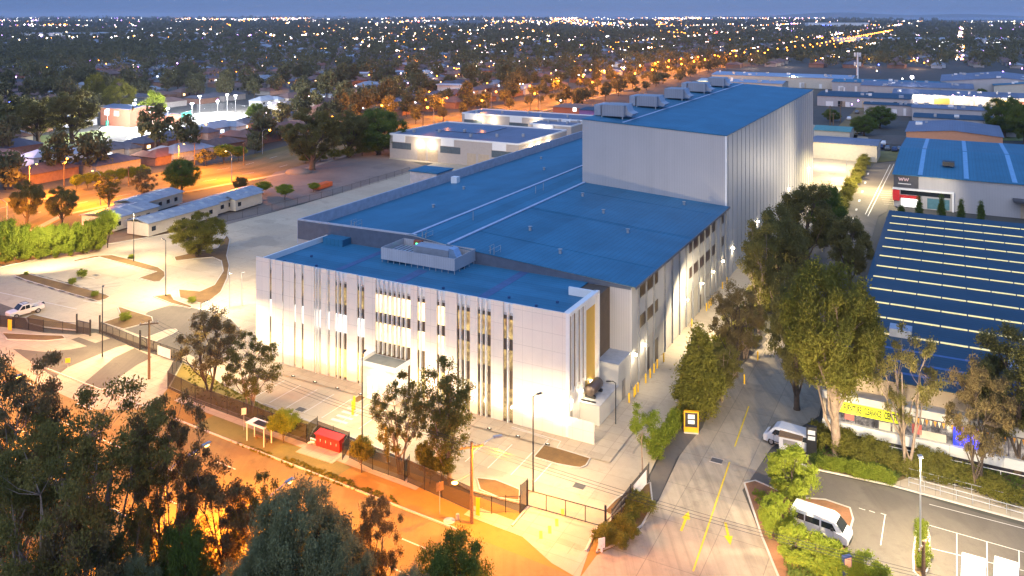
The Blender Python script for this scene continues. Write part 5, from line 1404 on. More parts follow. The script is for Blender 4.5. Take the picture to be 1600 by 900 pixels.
cars = [(1357,234,0),(1368,232,0),(1377,232,2),(1387,234,1),(1398,236,2),(1407,235,1),(1362,228,1),(1381,226,0),(1341,208,0),(1327,187,0),(1339,177,1),(245,172,0),(330,196,1),(470,205,0),(1430,352,1)]
used = [False]*3
for i, (x, y, k) in enumerate(cars):
    o = protos[k] if not used[k] else copy_tree(protos[k]); used[k] = True
    if i < 8: relabel(o, f"{names3[k]} car parked in the row behind the side road hedge", G(x,y), ROT + math.pi/2 + RNG.uniform(-.15,.15), group=f"{names3[k]} cars behind the side road hedge")
    else: relabel(o, {8:"white car on the industrial road beside the low cream shed",9:"white car driving up the industrial road",10:"grey car far up the industrial road",11:"white car parked beside the brick clubhouse",12:"grey car parked between the courts",13:"white car parked behind the willowy gum",14:"grey car behind the striped roof by the conifers"}[i], G(x,y), ROT + math.pi/2, group=None)

tc1 = copy_tree(protos[0]); relabel(tc1, "white car driving behind the dark trees on the near street", ST(-58,-8.5), bd)
m_ = MB()
for s_ in (-1, 1): m_.box(2.08, 2.14, s_*.6-.14, s_*.6+.14, .55, .72)
part("headlight", m_, emit("headlight_white",(1,.9,.95),12), tc1)
tc2 = copy_tree(protos[1]); relabel(tc2, "grey car with red tail lights on the near street behind the dark trees", ST(-66,-5.2), bd + math.pi)
m_ = MB()
for s_ in (-1, 1): m_.box(-2.14, -2.08, s_*.66-.12, s_*.66+.12, .7, .85)
part("tail_light", m_, emit("tail_light_red",(1,.03,.03),6), tc2)

dg_ = thing("drain_grate", "square dark drain grate in the loading lane by the slender young gum", "drain grate", G(967,673), ROT, "drain grates of the site")
m_ = MB(); m_.box(-.55,.55,-.4,.4,.02,.03); part("grate", m_, mat("grate_dark",(0.10,0.095,0.09),.7), dg_)
m_ = MB(); m_.box(-.65,.65,-.5,-.4,.012,.026); m_.box(-.65,.65,.4,.5,.012,.026); part("surround", m_, KERB, dg_)
for x, y, l in ((700,705,"drain grate in the yard before the tallest gum tree"),(470,640,"drain grate in the yard before the office bays"),(905,760,"drain grate near the corner bed of the yard"),(150,430,"drain grate in the left car park between the beds"),(270,520,"drain grate on the dark forecourt asphalt"),(1120,720,"drain grate in the middle of the driveway"),(1345,905,"drain grate in the store car park")):
    o = copy_tree(dg_); relabel(o, l, G(x, y))
# ------------------------------------------------------------------ furniture store
B0 = G(1285, 683)
fs = thing("furniture_store", "furniture store with striped navy roof, yellow sign and long shop window band", "store", B0, ROT)
def WP(px, py, z):            # local (u,v) of a pixel at height z in the store frame
    Y = F*(HC-z)/(py-Y0); p = Vector(((px-CX)/F*Y, Y, 0)) - B0; return p.dot(UX), p.dot(VX)
RW, RD = 62.0, 84.0
b = MB(); b.box(1.8, RW, 2.2, RD, 0, 6.6); part("wall", b, TANWALL, fs)
rf = slope_sheet(1.2, 6.75, RW+.5, 6.75, 1.4, RD+.5, .12); part("roof", rf, NAVY, fs)
for i, (lx, ly) in enumerate(((1382,336),(1379,347),(1374,358),(1369.5,370),(1364,383),(1359.5,397),(1354,412.5),(1350,429),(1342.5,447),(1338,467),(1330,488),(1322,511))):
    u, v = WP(lx, ly, 6.9); u = max(u, 2.0)
    m = MB(); x = u
    while x < RW - 3:
        m.box(x, x+2.85, v-.18, v+.18, 6.87, 6.95); x += 3.0
        if abs(x - 27) < 1.5: x += .8
    part("rooflight", m, SKYL, fs)
m = MB()
for v in (10.5, 6.8, 3.6): m.box(2, RW, v, v+.5, 6.872, 6.89)
m.box(26.6, 27.2, 1.6, RD, 6.96, 7.02)
part("roof_capping", m, mat("lighter_navy",(0.05,0.13,0.32),.5), fs)
for u, v in ((17.5,8.5),(5.6,14.5)):
    m = MB(); m.box(u, u+2.4, v, v+2.0, 6.87, 7.8); part("roof_unit", m, DUCT, fs)
# front bay: fascia, sign, shop windows, white band, undercroft
b = MB(); b.box(0.35, RW, 0.35, 2.18, 4.1, 4.75); b.box(0, RW, 0, .35, 4.25, 5.0); part("fascia", b, mat("fascia_white",(0.60,0.57,0.52),.6,var=.15), fs)
b = MB(); b.box(0.3, RW, 0.6, 2.15, 0.0, 0.95); part("undercroft", b, mat("undercroft_dark",(0.03,0.025,0.035),.8), fs)
b = MB(); b.box(0, RW, 0.05, 2.17, 0.97, 1.95); part("window_band_sill", b, grid_panel("white_band_panel",(0.62,0.62,0.60),4.6,0,.05), fs)
side = MB(); side.box(0.0, .3, .4, 2.17, 1.97, 4.2); part("end_wall", side, TANWALL, fs)
u = .35; kk = 0
while u < RW:
    w = 2.4; m = MB(); m.box(u, u+w-.08, .42, .5, 1.97, 4.08)
    px = PX(B0 + UX*(u+1.2))[0]
    part("shop_window", m, W_BLUE if 1490 < px < 1545 else W_SHOP, fs); u += w; kk += 1
for u, m0 in ((2.2, REDM), (8.6, REDM), (30.5, REDM)):
    m = MB(); m.box(u, u+.9, .36, .40, 2.3, 3.3); part("poster", m, mat("poster_red",(0.6,0.12,0.10),.6), fs)
for u, w in ((5.5,1.1),(6.8,1.1),(9.3,2.4),(20.5,1.2),(22.3,1.2),(26.4,1.3),(34.5,1.4),(38,2)):
    m = MB(); m.box(u, u+w, .36, .40, 2.0, 2.8); part("window_board", m, CREAM, fs)
sgm = mat("acid_yellow_sign",(0.72,0.80,0.02),.5,var=.05)
sgm.node_tree.nodes["Principled BSDF"].inputs["Emission Color"].default_value = (0.75,0.85,0.02,1)
sgm.node_tree.nodes["Principled BSDF"].inputs["Emission Strength"].default_value = 0.12
us = [(WP(x, 640, 3.6)) for x in (1298,1317,1349,1380,1409.5)]
def u_at(px): 
    k = (px-800)/1300; return (k*B0.y - B0.x)/(UX.x - k*UX.y)
US = [u_at(x) for x in (1297,1316.5,1348,1379.5,1409.5)]
for (a, b_), txt in zip(zip(US[:-1], US[1:]), ("", "FURNITURE", "CLEARANCE", "CENTRE")):
    m = MB(); m.box(a+.02, b_-.02, -.12, -.02, 3.15, 4.25); sg = part("sign_panel", m, sgm, fs)
    if not txt: continue
    cu = bpy.data.curves.new("lettering", 'FONT'); cu.body = txt; cu.size = .80; cu.align_x = 'CENTER'; cu.align_y = 'CENTER'; cu.extrude = .004; cu.offset = .028
    
    tmp = link("lettering_tmp", cu); dg = bpy.context.evaluated_depsgraph_get(); me = bpy.data.meshes.new_from_object(tmp.evaluated_get(dg)); bpy.data.objects.remove(tmp)
    me.name = "lettering"; me.materials.clear(); me.materials.append(BLACKM)
    o = link("lettering", me, sg, ((a+b_)/2, -.128, 3.7)); o.rotation_euler = (math.radians(90), 0, 0)
    xs_ = [q.co.x for q in me.vertices]; o.scale = (min(1.0, (b_-a)*.86/(max(xs_)-min(xs_))), 1.15, 1)
bun = MB()
u = US[-1] + .6
pen = [MB(), MB()]
kk = 0
while u < RW-1:
    pen[kk % 2].add([(u,-.06,4.15),(u+.28,-.06,4.12),(u+.14,-.05,3.55)], [(0,1,2)]); u += .38; kk += 1
part("bunting", pen[0], mat("bunting_orange",(0.8,0.35,0.03),.6), fs); part("bunting", pen[1], mat("bunting_white",(0.8,0.72,0.5),.6), fs)
for u in (3, 12, 22, 33, 45):
    light('POINT', "shop_window_light", tuple(B0 + UX*u - VX*.8 + Vector((0,0,3.0))), 25, (1,.8,.5) if u != 33 else (.1,.15,1), .3)
rl = MB(); rl.tube([(2,-.5,.85),(RW,-.5,.85)], .04, 5)
for k in range(25): rl.tube([(2+k*2.4,-.5,0),(2+k*2.4,-.5,.85)], .03, 4)
part("undercroft_rail", rl, FINW, fs)
light('SPOT', "canopy_flood", tuple(B0 + UX*14 - VX*16 + Vector((0,0,9))), 1500, (1,.85,.62), .3, aim=tuple(B0 + UX*16 + Vector((0,0,3))), angle=120, blend=.7)

# ------------------------------------------------------------------ sheds and other larger buildings
def shed(name, label, px, py, w, d, h, ridge, wallm, roofm, cat="shed", rot=ROT, ends='x', extras=None):
    """gabled shed; the base corner nearest the camera on its left is at the given pixel; ridge runs along x or y"""
    p = G(px, py); o = thing(name, label, cat, p, rot)
    b = MB()
    if ends == 'x':
        b.xprism([(0,0),(d,0),(d,h),(d/2,h+ridge),(0,h)], 0, w)
        part("wall", b, wallm, o)
        r = MB(); e = .4
        for y0, z0, y1, z1 in ((-e, h-.02-ridge*e/(d/2), d/2, h+ridge), (d+e, h-.02-ridge*e/(d/2), d/2, h+ridge)):
            r.add([(-e,y0,z0+.04),(w+e,y0,z0+.04),(w+e,y1,z1+.04),(-e,y1,z1+.04),(-e,y0,z0+.16),(w+e,y0,z0+.16),(w+e,y1,z1+.16),(-e,y1,z1+.16)], [(0,3,2,1),(4,5,6,7),(0,1,5,4),(2,3,7,6),(3,0,4,7),(1,2,6,5)])
        part("roof", r, roofm, o)
    else:
        b.yprism([(0,0),(w,0),(w,h),(w/2,h+ridge),(0,h)], 0, d); part("wall", b, wallm, o)
        r = MB(); e = .4
        for x0, z0, x1, z1 in ((-e, h-.02-ridge*e/(w/2), w/2, h+ridge), (w+e, h-.02-ridge*e/(w/2), w/2, h+ridge)):
            r.add([(x0,-e,z0+.04),(x0,d+e,z0+.04),(x1,d+e,z1+.04),(x1,-e,z1+.04),(x0,-e,z0+.16),(x0,d+e,z0+.16),(x1,d+e,z1+.16),(x1,-e,z1+.16)], [(0,3,2,1),(4,5,6,7),(0,1,5,4),(2,3,7,6),(3,0,4,7),(1,2,6,5)])
        part("roof", r, roofm, o)
    rq = random.Random(int(px*7+py)); rz_ = h + ridge*.5
    if w > 25 and py < 240:
        for _ in range(int(w/7)):
            if ends == 'x': a, c = rq.uniform(2, w-3), rq.uniform(1, d*.45); zz = h + ridge*c/(d/2)
            else: a, c = rq.uniform(2, w*.45), rq.uniform(1, d-3); zz = h + ridge*a/(w/2)
            s_ = rq.uniform(.7, 2.2); bb = MB(); bb.box(a, a+s_, c, c+s_*.8, zz, zz+rq.uniform(.6,1.5)); part("roof_unit", bb, rq.choice((DUCT, FINW, GALV)), o)
        for _ in range(int(w/6)):
            if ends == 'x': bb = MB(); a = rq.uniform(1, w-4); bb.box(a, a+rq.uniform(1,3.5), -.07, -.02, .1, rq.uniform(2.2,3.6)); part("door", bb, rq.choice((TANWALL, DKGLASS, FINW, CREAM)), o)
    if extras: extras(o)
    return o
def bx(o, name, a, m, lit=None, parent=None): mb = MB(); mb.box(*a); return part(name, mb, m, parent or o)
def ww_ex(o):
    bx(o, "sign_wall", (-.1, 5.2, -.14, 0, 4.6, 7.5), mat("charcoal_wall",(0.06,0.06,0.07),.5))
    for s, (x, z) in enumerate(((1.0, 6.2),(2.1, 6.2))):
        m = MB()
        for a, b_ in (((0,.7),(.25,0)),((.25,0),(.5,.6)),((.5,.6),(.75,0)),((.75,0),(1.0,.7))): m.tube([(x+a[0],-.2,z+a[1]),(x+b_[0],-.2,z+b_[1])], .09, 4)
        part("sign_letter", m, mat("sign_pink_white",(0.85,0.6,0.6),.5), o)
    bx(o, "sign_strip", (.9, 3.6, -.19, -.15, 5.4, 5.6), BANNER)
    m = MB(); m.box(-.3, 12.5, -.6, -.02, 4.1, 4.5); m.box(12.1, 12.5, -.6, -.02, 0, 4.1); part("entry_frame", m, FINW, o)
    bx(o, "red_panel", (-.25, 1.2, -.5, -.04, 1.5, 4.0), mat("red_shop_panel",(0.7,0.03,0.03),.5)); bx(o, "red_band", (1.3, 5.5, -.55, -.06, 2.2, 2.9), MATS["red_shop_panel"])
    bx(o, "window", (1.4, 11.8, -.05, -.02, 3.0, 4.0), DKGLASS); bx(o, "shopfront", (1.5, 5.4, -.05, -.02, .2, 2.1), W_COOL); bx(o, "shopfront", (7.0, 11.6, -.05, -.02, .2, 2.6), mat("teal_glass",(0.1,0.22,0.26),.2))
    bx(o, "canopy", (24, 60, -3.4, -.02, 4.0, 4.4), MATS["charcoal_wall"]); bx(o, "roller_door", (25.5, 33, -.1, -.02, 0, 3.9), TANWALL)
    for i in range(6): bx(o, "rooflight_strip", (6+8.5*i, 7.1+8.5*i, 1, 1.02, 8.1, 8.12), FINW) if False else None
    m = MB(); m.box(10, 12.6, 11, 13.5, 8.6, 9.6); part("roof_unit", m, BLACKM, o)
D0 = shed("blue_shed", "wide bright blue roofed shed with charcoal shop corner and red entrance", 1397, 322, 75, 66, 7.5, 1.6, GREYWALL, BRROOF, ends='x', extras=ww_ex)
for i in range(6):
    x = 5 + 9.5*i; m = MB()
    for y0, z0, y1, z1 in ((0.5, 7.56, 32.5, 9.10), (33.5, 9.10, 65.5, 7.56)):
        m.add([(x,y0,z0+.17),(x+1.0,y0,z0+.17),(x+1.0,y1,z1+.17),(x,y1,z1+.17)], [(0,1,2,3)])
    part("rooflight_strip", m, mat("pale_rooflight",(0.16,0.38,0.62),.4), D0)
light('SPOT', "shop_entry_light", tuple(G(1400,330)+Vector((4,-9,8))), 2500, (1,.85,.6), .3, aim=tuple(G(1420,322)+Vector((0,0,3))), angle=110)
light('SPOT', "side_road_flood", tuple(G(1362,300)+Vector((0,0,9))), 16000, (1,.80,.42), .3, aim=tuple(G(1345,300)), angle=165, blend=.5)
light('SPOT', "rear_yard_flood", tuple(G(1295,262)+Vector((0,0,9))), 9500, (1,.82,.5), .3, aim=tuple(G(1300,258)), angle=165, blend=.5)
light('SPOT', "hall_wall_flood", tuple(G(1352,330)+Vector((0,0,9))), 9500, (1,.84,.62), .2, aim=tuple(R0+VX*100+Vector((0,0,8))), angle=150, blend=1.0)
light('SPOT', "lane_tree_fill_light", tuple(G(1150,500)+Vector((0,0,6.5))), 3000, (1,.80,.45), .3, aim=tuple(G(1195,500)+Vector((0,0,5))), angle=150, blend=.5)  # added light with no fixture, put in to brighten the lane trees
light('SPOT', "loading_lane_flood", tuple(G(1120,540)+Vector((0,0,8.5))), 6500, (1,.80,.5), .3, aim=tuple(G(1110,520)), angle=165, blend=.5)
shed("gabled_shed", "terracotta walled shed with slate gable roof behind the bright blue one", 1416, 237, 27.5, 30, 6.6, 1.2, ORWALL, GREYROOF, ends='y')
shed("cream_shed", "low cream concrete shed with flat grey roof behind the storage hall", 1268, 246, 19, 14, 5.0, .5, CREAM, GREYROOF)
shed("ribbed_shed", "blue roofed shed with a row of pale rooflights behind the slate gable one", 1428, 205, 34, 16, 5.5, .6, GREYWALL, NAVY)
shed("ribbed_shed", "low blue shed cluttered with roof plant behind the rooflight one", 1425, 188, 36, 14, 5.5, .5, GREYWALL, GREYROOF)
shed("ribbed_shed", "long dark navy shed in front of the ochre shopfronts", 1350, 178, 60, 12, 4.5, .5, GREYWALL, NAVY)
def shop_ex(o):
    for i, (c, s) in enumerate(((CREAM,0),(CREAM,9),(OCHRE,18),(CREAM,27),(CREAM,36),(OCHRE,45),(BRICKR,54))):
        bx(o, "shopfront", (1+s, 8+s, -.1, -.02, 0.2, 3.2), c)
shop = shed("shop_row", "row of lit ochre and cream shopfronts in the industrial estate", 1395, 160, 68, 26, 4.6, 1.5, CREAM, GREYROOF, extras=shop_ex)
for u in (4, 12, 20, 30, 40, 50, 60):
    p = shop.location + UX*u - VX*3; light('POINT', "shopfront_light", (p.x, p.y, 4.2), 1400, (1,.85,.7), .4)
shed("gabled_shed", "large slate gabled shed behind the ochre shopfronts", 1470, 146, 62, 60, 7, 3, GREYWALL, GREYROOF, ends='y')
shed("blue_shed", "pale blue gabled shed at the right frame edge beyond the estate", 1553, 152, 50, 50, 6.5, 2.6, CREAM, BRROOF, ends='y')
shed("blue_shed", "low blue roofed works left of the telecom tower", 1277, 165, 42, 30, 5, .8, GREYWALL, NAVY)
shed("blue_shed", "flat blue works right of the telecom tower", 1345, 150, 55, 40, 6, .8, GREYWALL, GREYROOF)
shed("blue_shed", "pair of low works beside the bright floodlight", 1300, 142, 60, 30, 5.5, 1, GREYWALL, BRROOF)
shed("cream_shed", "small teal roofed shed beside the industrial road", 1272, 218, 12, 14, 3.5, .8, CREAM, mat("teal_roof",(0.10,0.28,0.26),.5))
shed("pale_warehouse", "long pale warehouse with light roof beyond the storage hall", 1112, 132, 85, 30, 6.5, 1.2, CREAM, mat("pale_blue_roof",(0.24,0.34,0.48),.5))
shed("pale_warehouse", "second pale warehouse lit yellow at its end beyond the storage hall", 1090, 139, 50, 20, 5, 1.0, CREAM, mat("pale_blue_roof",(0.24,0.34,0.48),.5))
shed("pale_warehouse", "low brightly lit yellow block beside the tower roof end", 1235, 133, 20, 16, 6, .3, CREAM, GREYROOF)
for x, y in ((1225,131),(1240,137),(1095,141)):
    light('POINT', "yard_light", tuple(G(x,y)+Vector((0,0,7))), 4500, (1,.85,.45), .5)
def brick_ex(o):
    bx(o, "window", (3, 17, -.08, -.02, .4, 2.6), W_HOT); bx(o, "sign_box", (9.5, 11, -.3, -.05, 4.2, 5.8), emit("white_sign_box",(1,.95,.9),1.4))
shed("brick_shop", "brick roadside shop with a lit glass front on the orange road", 864, 187, 24, 16, 5.5, .4, BRICKR, mat("brown_flat_roof",(0.22,0.15,0.12),.8), cat="shop", extras=brick_ex)
shed("purple_shop", "low violet walled shop beside the brick roadside shop", 905, 192, 22, 16, 5.5, .3, mat("violet_wall",(0.18,0.10,0.30),.7), NAVY, cat="shop")

# the grey unit buildings with lit entrances, left of the warehouse
def units(label, px, py, w, d, h, lamps, m_roof):
    p = G(px, py); o = thing("unit_building", label, "industrial units", p, ROT)
    bx(o, "wall", (0, w, 0, d, 0, h), mat("unit_wall",(0.44,0.38,0.33),.7,var=.1)); bx(o, "roof", (.3, w-.3, .3, d-.3, h, h+.15), m_roof)
    m = MB(); m.box(-.1,w+.1,-.1,.3,h,h+.5); m.box(-.1,.3,.3,d,h,h+.5); m.box(w-.3,w+.1,.3,d,h,h+.5); m.box(.3,w-.3,d-.3,d,h,h+.5); part("parapet", m, FINW, o)
    n = int(w/9)
    for k in range(n):
        x = 1 + k*(w-1)/n; L = (w-1)/n
        if k % 2 == 0: bx(o, "window", (x, x+L*.8, -.06, -.02, h*.42, h*.70), mat("band_glass",(0.10,0.13,0.15),.2)); bx(o, "panel", (x+.3, x+L*.55, -.2, -.02, h*.72, h+.3), FINW)
        else: bx(o, "roller_door", (x+.6, x+L*.4, -.08, -.02, 0, h*.5), TANWALL); bx(o, "roller_door", (x+L*.5, x+L*.9, -.08, -.02, 0, h*.5), TANWALL)
    for u, v in lamps:
        q = p + UX*u + VX*v; m = MB(); m.cbox(u, v, h*.78, .4, .4, .2); part("wall_lamp", m, E_WARM, o)
        dq = (UX if v > .5 else -VX)*1.0; light('POINT', "unit_lamp_light", (q.x+dq.x, q.y+dq.y, h*.70), 420, (1,.80,.5), .25)
    for k in range(6): bx(o, "roof_vent", (4+k*w/6.5, 4.7+k*w/6.5, d*.2+(k%3)*4, d*.2+.7+(k%3)*4, h+.15, h+1.1), GALV)
    return o
ub = units("wide grey unit building with two bright lit doorways and solar panels", 609, 246, 46, 34, 7.2, ((11.5,-.4),(16,-.4),(46.4,8),(46.4,13),(46.4,20)), GREYROOF)
bx(ub, "solar_array", (8, 26, 14, 30, 7.4, 7.5), mat("solar_cells",(0.02,0.02,0.06),.15))
units("second grey unit building running behind the wide one", 722, 206, 60, 16, 7.0, ((8,-.4),(14,-.4),(32,-.4),(38,-.4)), GREYROOF)
units("small grey unit building close to the storage hall", 828, 222, 16, 30, 6.3, ((6,-.4),), GREYROOF)

# demountable buildings at the left
def demount(label, px, py, w, d, h, rz, seed):
    p = G(px, py); o = thing("demountable_building", label, "demountable", p, rz); rr = random.Random(seed)
    bx(o, "wall", (0,w,0,d,.3,h), CREAM)
    m = MB(); m.xprism([(-.4,h),(d/2,h+.7),(d+.4,h),(d+.4,h+.1),(d/2,h+.82),(-.4,h+.1)], -.4, w+.4); part("roof", m, mat("zinc_roof",(0.26,0.30,0.36),.45,var=.35,scale=.6), o)
    x = .8
    while x < w-2:
        if rr.random() < .7: bx(o, "window", (x, x+1.0, -.05, -.01, 1.2, 2.1), DKGLASS)
        x += 2.6
    k = 2
    while k < w-2:
        m = MB(); m.add([(k,.2,h+.20),(k+.9,.2,h+.20),(k+.9,d/2-.2,h+.80),(k,d/2-.2,h+.80)], [(0,1,2,3)]); part("roof_strip", m, mat("sheeting_pale",(0.40,0.42,0.42),.5), o); k += 2.8
    return o
RD_ = dir_px((240,372),(362,330))
demount("demountable with striped zinc roof nearest the broad olive tree", 232, 372, 19, 6, 2.9, dir_px((232,366),(300,346)), 1)
demount("long cream demountable behind the broad olive tree", 315, 345, 20, 6, 2.9, dir_px((315,345),(362,330)), 2)
demount("demountable with the widest patched zinc roof at the works entrance", 178, 364, 12, 9, 2.9, dir_px((178,364),(218,352)), 3)
demount("zinc roofed demountable set back behind the works entrance", 218, 340, 14, 7, 2.9, dir_px((218,340),(275,322)), 4)
demount("small white demountable at the gravel lot end of the row", 368, 332, 9, 4, 2.8, dir_px((368,332),(420,316)), 5)
m_ = MB(); m_.box(0,6,0,2,.2,1.3); single("barrier", m_, mat("orange_barrier",(0.7,0.13,0.02),.5), "orange plastic barrier blocks at the edge of the gravel lot", "barrier", G(498,298), dir_px((498,298),(520,291)))
m_ = MB(); m_.ball((0,0,0), 3, 12, 6, (1.3,1,.45)); single("soil_mound", m_, GRAVEL, "grey gravel mound beside the very tall willowy gum", "mound", G(466,270), smooth=True)
m_ = MB(); m_.box(0,2.5,0,1,0,.7); single("site_box", m_, YELM, "yellow site box on the concrete by the lime hedge", "box", G(60,400), .4)
light('SPOT', "works_flood", tuple(G(196,390)+Vector((0,0,8))), 2600, (1,.83,.55), .3, aim=tuple(G(230,362)), angle=150)
# court clubhouse
cl = shed("clubhouse", "two storey red brick clubhouse beside the floodlit courts", 157, 195, 18, 12, 7.2, .8, BRICKR, mat("clubhouse_roof",(0.12,0.15,0.22),.5), cat="clubhouse")
for x in (2.5, 8.5): bx(cl, "window", (x, x+3, -.06, -.02, 4.2, 6.2), W_COOL)
shed("clubhouse", "lower brick wing of the clubhouse with a lit verandah", 188, 190, 26, 9, 3.6, .8, BRICKR, mat("clubhouse_roof",(0.12,0.15,0.22),.5), cat="clubhouse")
fence("court_fence", "green windscreen fence behind the first floodlit court", [(165,197),(185,194),(205,191)], 2.2, mat("green_screen",(0.02,0.30,0.20),.7), post=4)
fence("court_fence", "tall wire fence behind the second floodlit court", [(308,177),(350,174),(386,179)], 4, WIRE, post=5)
fence("court_fence", "green roofed shelter screen between the two courts", [(283,186),(300,181)], 2.6, MATS["green_screen"], post=4)
cp = thing("court_floodlight", "court floodlight mast", "floodlight", (0,0,0), 0, "floodlight masts of the courts")
m_ = MB(); m_.tube([(0,0,0),(0,0,8)], [.12,.08], 6); part("pole", m_, GALV, cp)
m_ = MB(); m_.cbox(0,0,8,1.2,.4,.25); part("lamp_head", m_, E_LED, cp)
for i, (x, y) in enumerate(((222,208),(235,209),(168,204),(210,192),(340,188),(355,175),(312,178),(368,177),(300,192),(262,202))):
    o = cp if i == 0 else copy_tree(cp); relabel(o, "tall floodlight mast standing beside the bright courts", G(x, y))
    p = G(x, y); light('POINT', "court_light", (p.x, p.y, 7.6), 16000, (.95,.95,1.0), .4)
for x, y, e, c in ((120,218,6000,(1,.9,.6)),(20,262,2500,(1,.6,.7)),(420,175,5000,(1,.85,.7)),(440,178,5000,(1,.8,.6)),(15,178,500,(.3,.1,1))):
    light('POINT', "street_light", tuple(G(x,y)+Vector((0,0,6.5))), e, c, .3)
# telecom tower
tt = thing("telecom_tower", "white telecom monopole with two rings of panel antennas", "telecom tower", G(1340,131))
hT = (131-82)/(131-Y0)*HC
m_ = MB(); m_.tube([(0,0,0),(0,0,hT)], [.75,.45], 10); part("pole", m_, FINW, tt)
for z in (hT-1.2, hT*.64):
    m_ = MB()
    for k in range(9): a = 6.283*k/9; m_.cbox(1.9*math.cos(a), 1.9*math.sin(a), z-1.5, .55, .3, 2.6, a); m_.tube([(0,0,z),(1.9*math.cos(a),1.9*math.sin(a),z)], .07, 4)
    part("antenna_ring", m_, FINW, tt)
p = G(1425,152); light('POINT', "estate_flood", (p.x, p.y, 11), 60000, (.95,1,.9), .5)
o = thing("flood_mast", "glaring white floodlight mast in the middle of the industrial estate", "floodlight", p)
m_ = MB(); m_.tube([(0,0,0),(0,0,11)], [.15,.1], 6); part("pole", m_, GALV, o); m_ = MB(); m_.ball((0,0,11), .9, 8, 6); part("lamp_head", m_, E_LED, o)

LC = {"warm": (1.0,.72,.38), "sodium": (1.0,.30,.02), "white": (1.0,.93,.82), "violet": (.55,.25,1.0), "pink": (1.0,.65,.62), "red": (1.0,.04,.05), "blue": (.08,.12,1.0)}
LM = {k: emit("city_light_"+k, c, 11.0) for k, c in LC.items()}
oct_v = [(1,0,0),(-1,0,0),(0,1,0),(0,-1,0),(0,0,1),(0,0,-1)]
oct_f = [(0,2,4),(2,1,4),(1,3,4),(3,0,4),(2,0,5),(1,2,5),(3,1,5),(0,3,5)]
CL = {k: MB() for k in LC}
def city(p, r, c): CL[c].add([(p[0]+v[0]*r, p[1]+v[1]*r, p[2]+v[2]*r) for v in oct_v], oct_f)

# ------------------------------------------------------------------ suburbs: houses, trees and lamps
roofs = [rib_mat("brown_tile_roof",(0.20,0.12,0.10),.4,rough=.8,depth=.2,var=.2), rib_mat("dark_tile_roof",(0.11,0.11,0.14),.4,rough=.7,depth=.2,var=.2),
         rib_mat("red_tile_roof",(0.27,0.12,0.09),.4,rough=.8,depth=.2,var=.2), rib_mat("pale_iron_roof",(0.30,0.34,0.40),.4,rough=.5,depth=.2,var=.1)]
rnames = ["brown tiled", "dark tiled", "red tiled", "pale iron"]
walls = [mat("house_brick",(0.28,0.15,0.10),.9), mat("house_render",(0.36,0.33,0.30),.8), mat("house_weatherboard",(0.50,0.52,0.55),.7)]
def hip(mb, w, d, h, r, e=.5):
    x0, x1, y0, y1 = -w/2-e, w/2+e, -d/2-e, d/2+e; k = (y1-y0)/2
    mb.add([(x0,y0,h),(x1,y0,h),(x1,y1,h),(x0,y1,h),(x0+k,0,h+r),(x1-k,0,h+r)], [(0,1,5,4),(1,2,5),(2,3,4,5),(3,0,4),(0,3,2,1)])
def house_proto(i, rm, wm_, w, d, win):
    o = thing("house", "x", "house"); m = MB(); m.box(-w/2,w/2,-d/2,d/2,0,2.9); m.box(w/2-5,w/2-.02,-d/2-3,-d/2,0,2.85); part("wall", m, walls[wm_], o)
    m = MB(); hip(m, w, d, 2.92, 2.1); 
    m.add([(w/2-5.4,-d/2-3.4,2.9),(w/2+.4,-d/2-3.4,2.9),(w/2+.4,0,2.95),(w/2-5.4,0,2.95),(w/2-2.5,-d/2-.6,4.4),(w/2-2.5,0,4.4)], [(0,1,4),(1,2,5,4),(3,0,4,5)])
    part("roof", m, roofs[rm], o)
    for k, (x, mm) in enumerate(win):
        m = MB(); m.box(x,x+1.5,-d/2-.06,-d/2-.01,1.0,2.1); part("window", m, mm, o)
    return o
HP_ = [house_proto(0,0,0,15,9,((-6,E_HEADW),(-2,DKGLASS))), house_proto(1,1,1,16,10,((-6.5,DKGLASS),(-3,E_HEADC))), house_proto(2,2,0,14,9,((-5,DKGLASS),(-1,DKGLASS))),
       house_proto(3,3,2,15,8,((-6,DKGLASS),(-2,E_HEADC))), house_proto(4,0,1,18,10,((-7,DKGLASS),(-3,DKGLASS))), house_proto(5,1,0,13,10,((-5,E_HEADW),(-1.5,DKGLASS)))]
hk = [0, 1, 2, 3, 0, 1]
def seg_dist(p, poly):
    best = 1e9
    for a, b in zip(poly[:-1], poly[1:]):
        ab = b-a; t = max(0, min(1, (p-a).dot(ab)/ab.length_squared)); best = min(best, (a+ab*t-p).length)
    return best
def side_left(p):             # is p on the far (left) side of the main road
    for a, b in zip(MR[:-1], MR[1:]):
        if a.y <= p.y < b.y or (b is MR[-1] and p.y >= b.y):
            x = a.x + (b.x-a.x)*(p.y-a.y)/(b.y-a.y); return p.x < x
    return True
def in_poly(p, P):
    c = False; j = len(P)-1
    for i in range(len(P)):
        if ((P[i].y > p.y) != (P[j].y > p.y)) and (p.x < (P[j].x-P[i].x)*(p.y-P[i].y)/(P[j].y-P[i].y+1e-9)+P[i].x): c = not c
        j = i
    return c
keep = [[G(*q) for q in P] for P in ([(140,214),(150,172),(300,170),(400,168),(400,195),(300,212),(190,220)], [(50,240),(60,205),(160,203),(160,225)])]
estate = [G(*q) for q in [(1240,420),(1030,150),(1085,112),(1250,104),(1290,136),(1400,128),(1600,126),(1800,126),(1800,420)]]
keep_t = [G(*q) for q in [(110,250),(120,214),(150,172),(300,165),(400,165),(415,212),(330,236),(220,245)]]
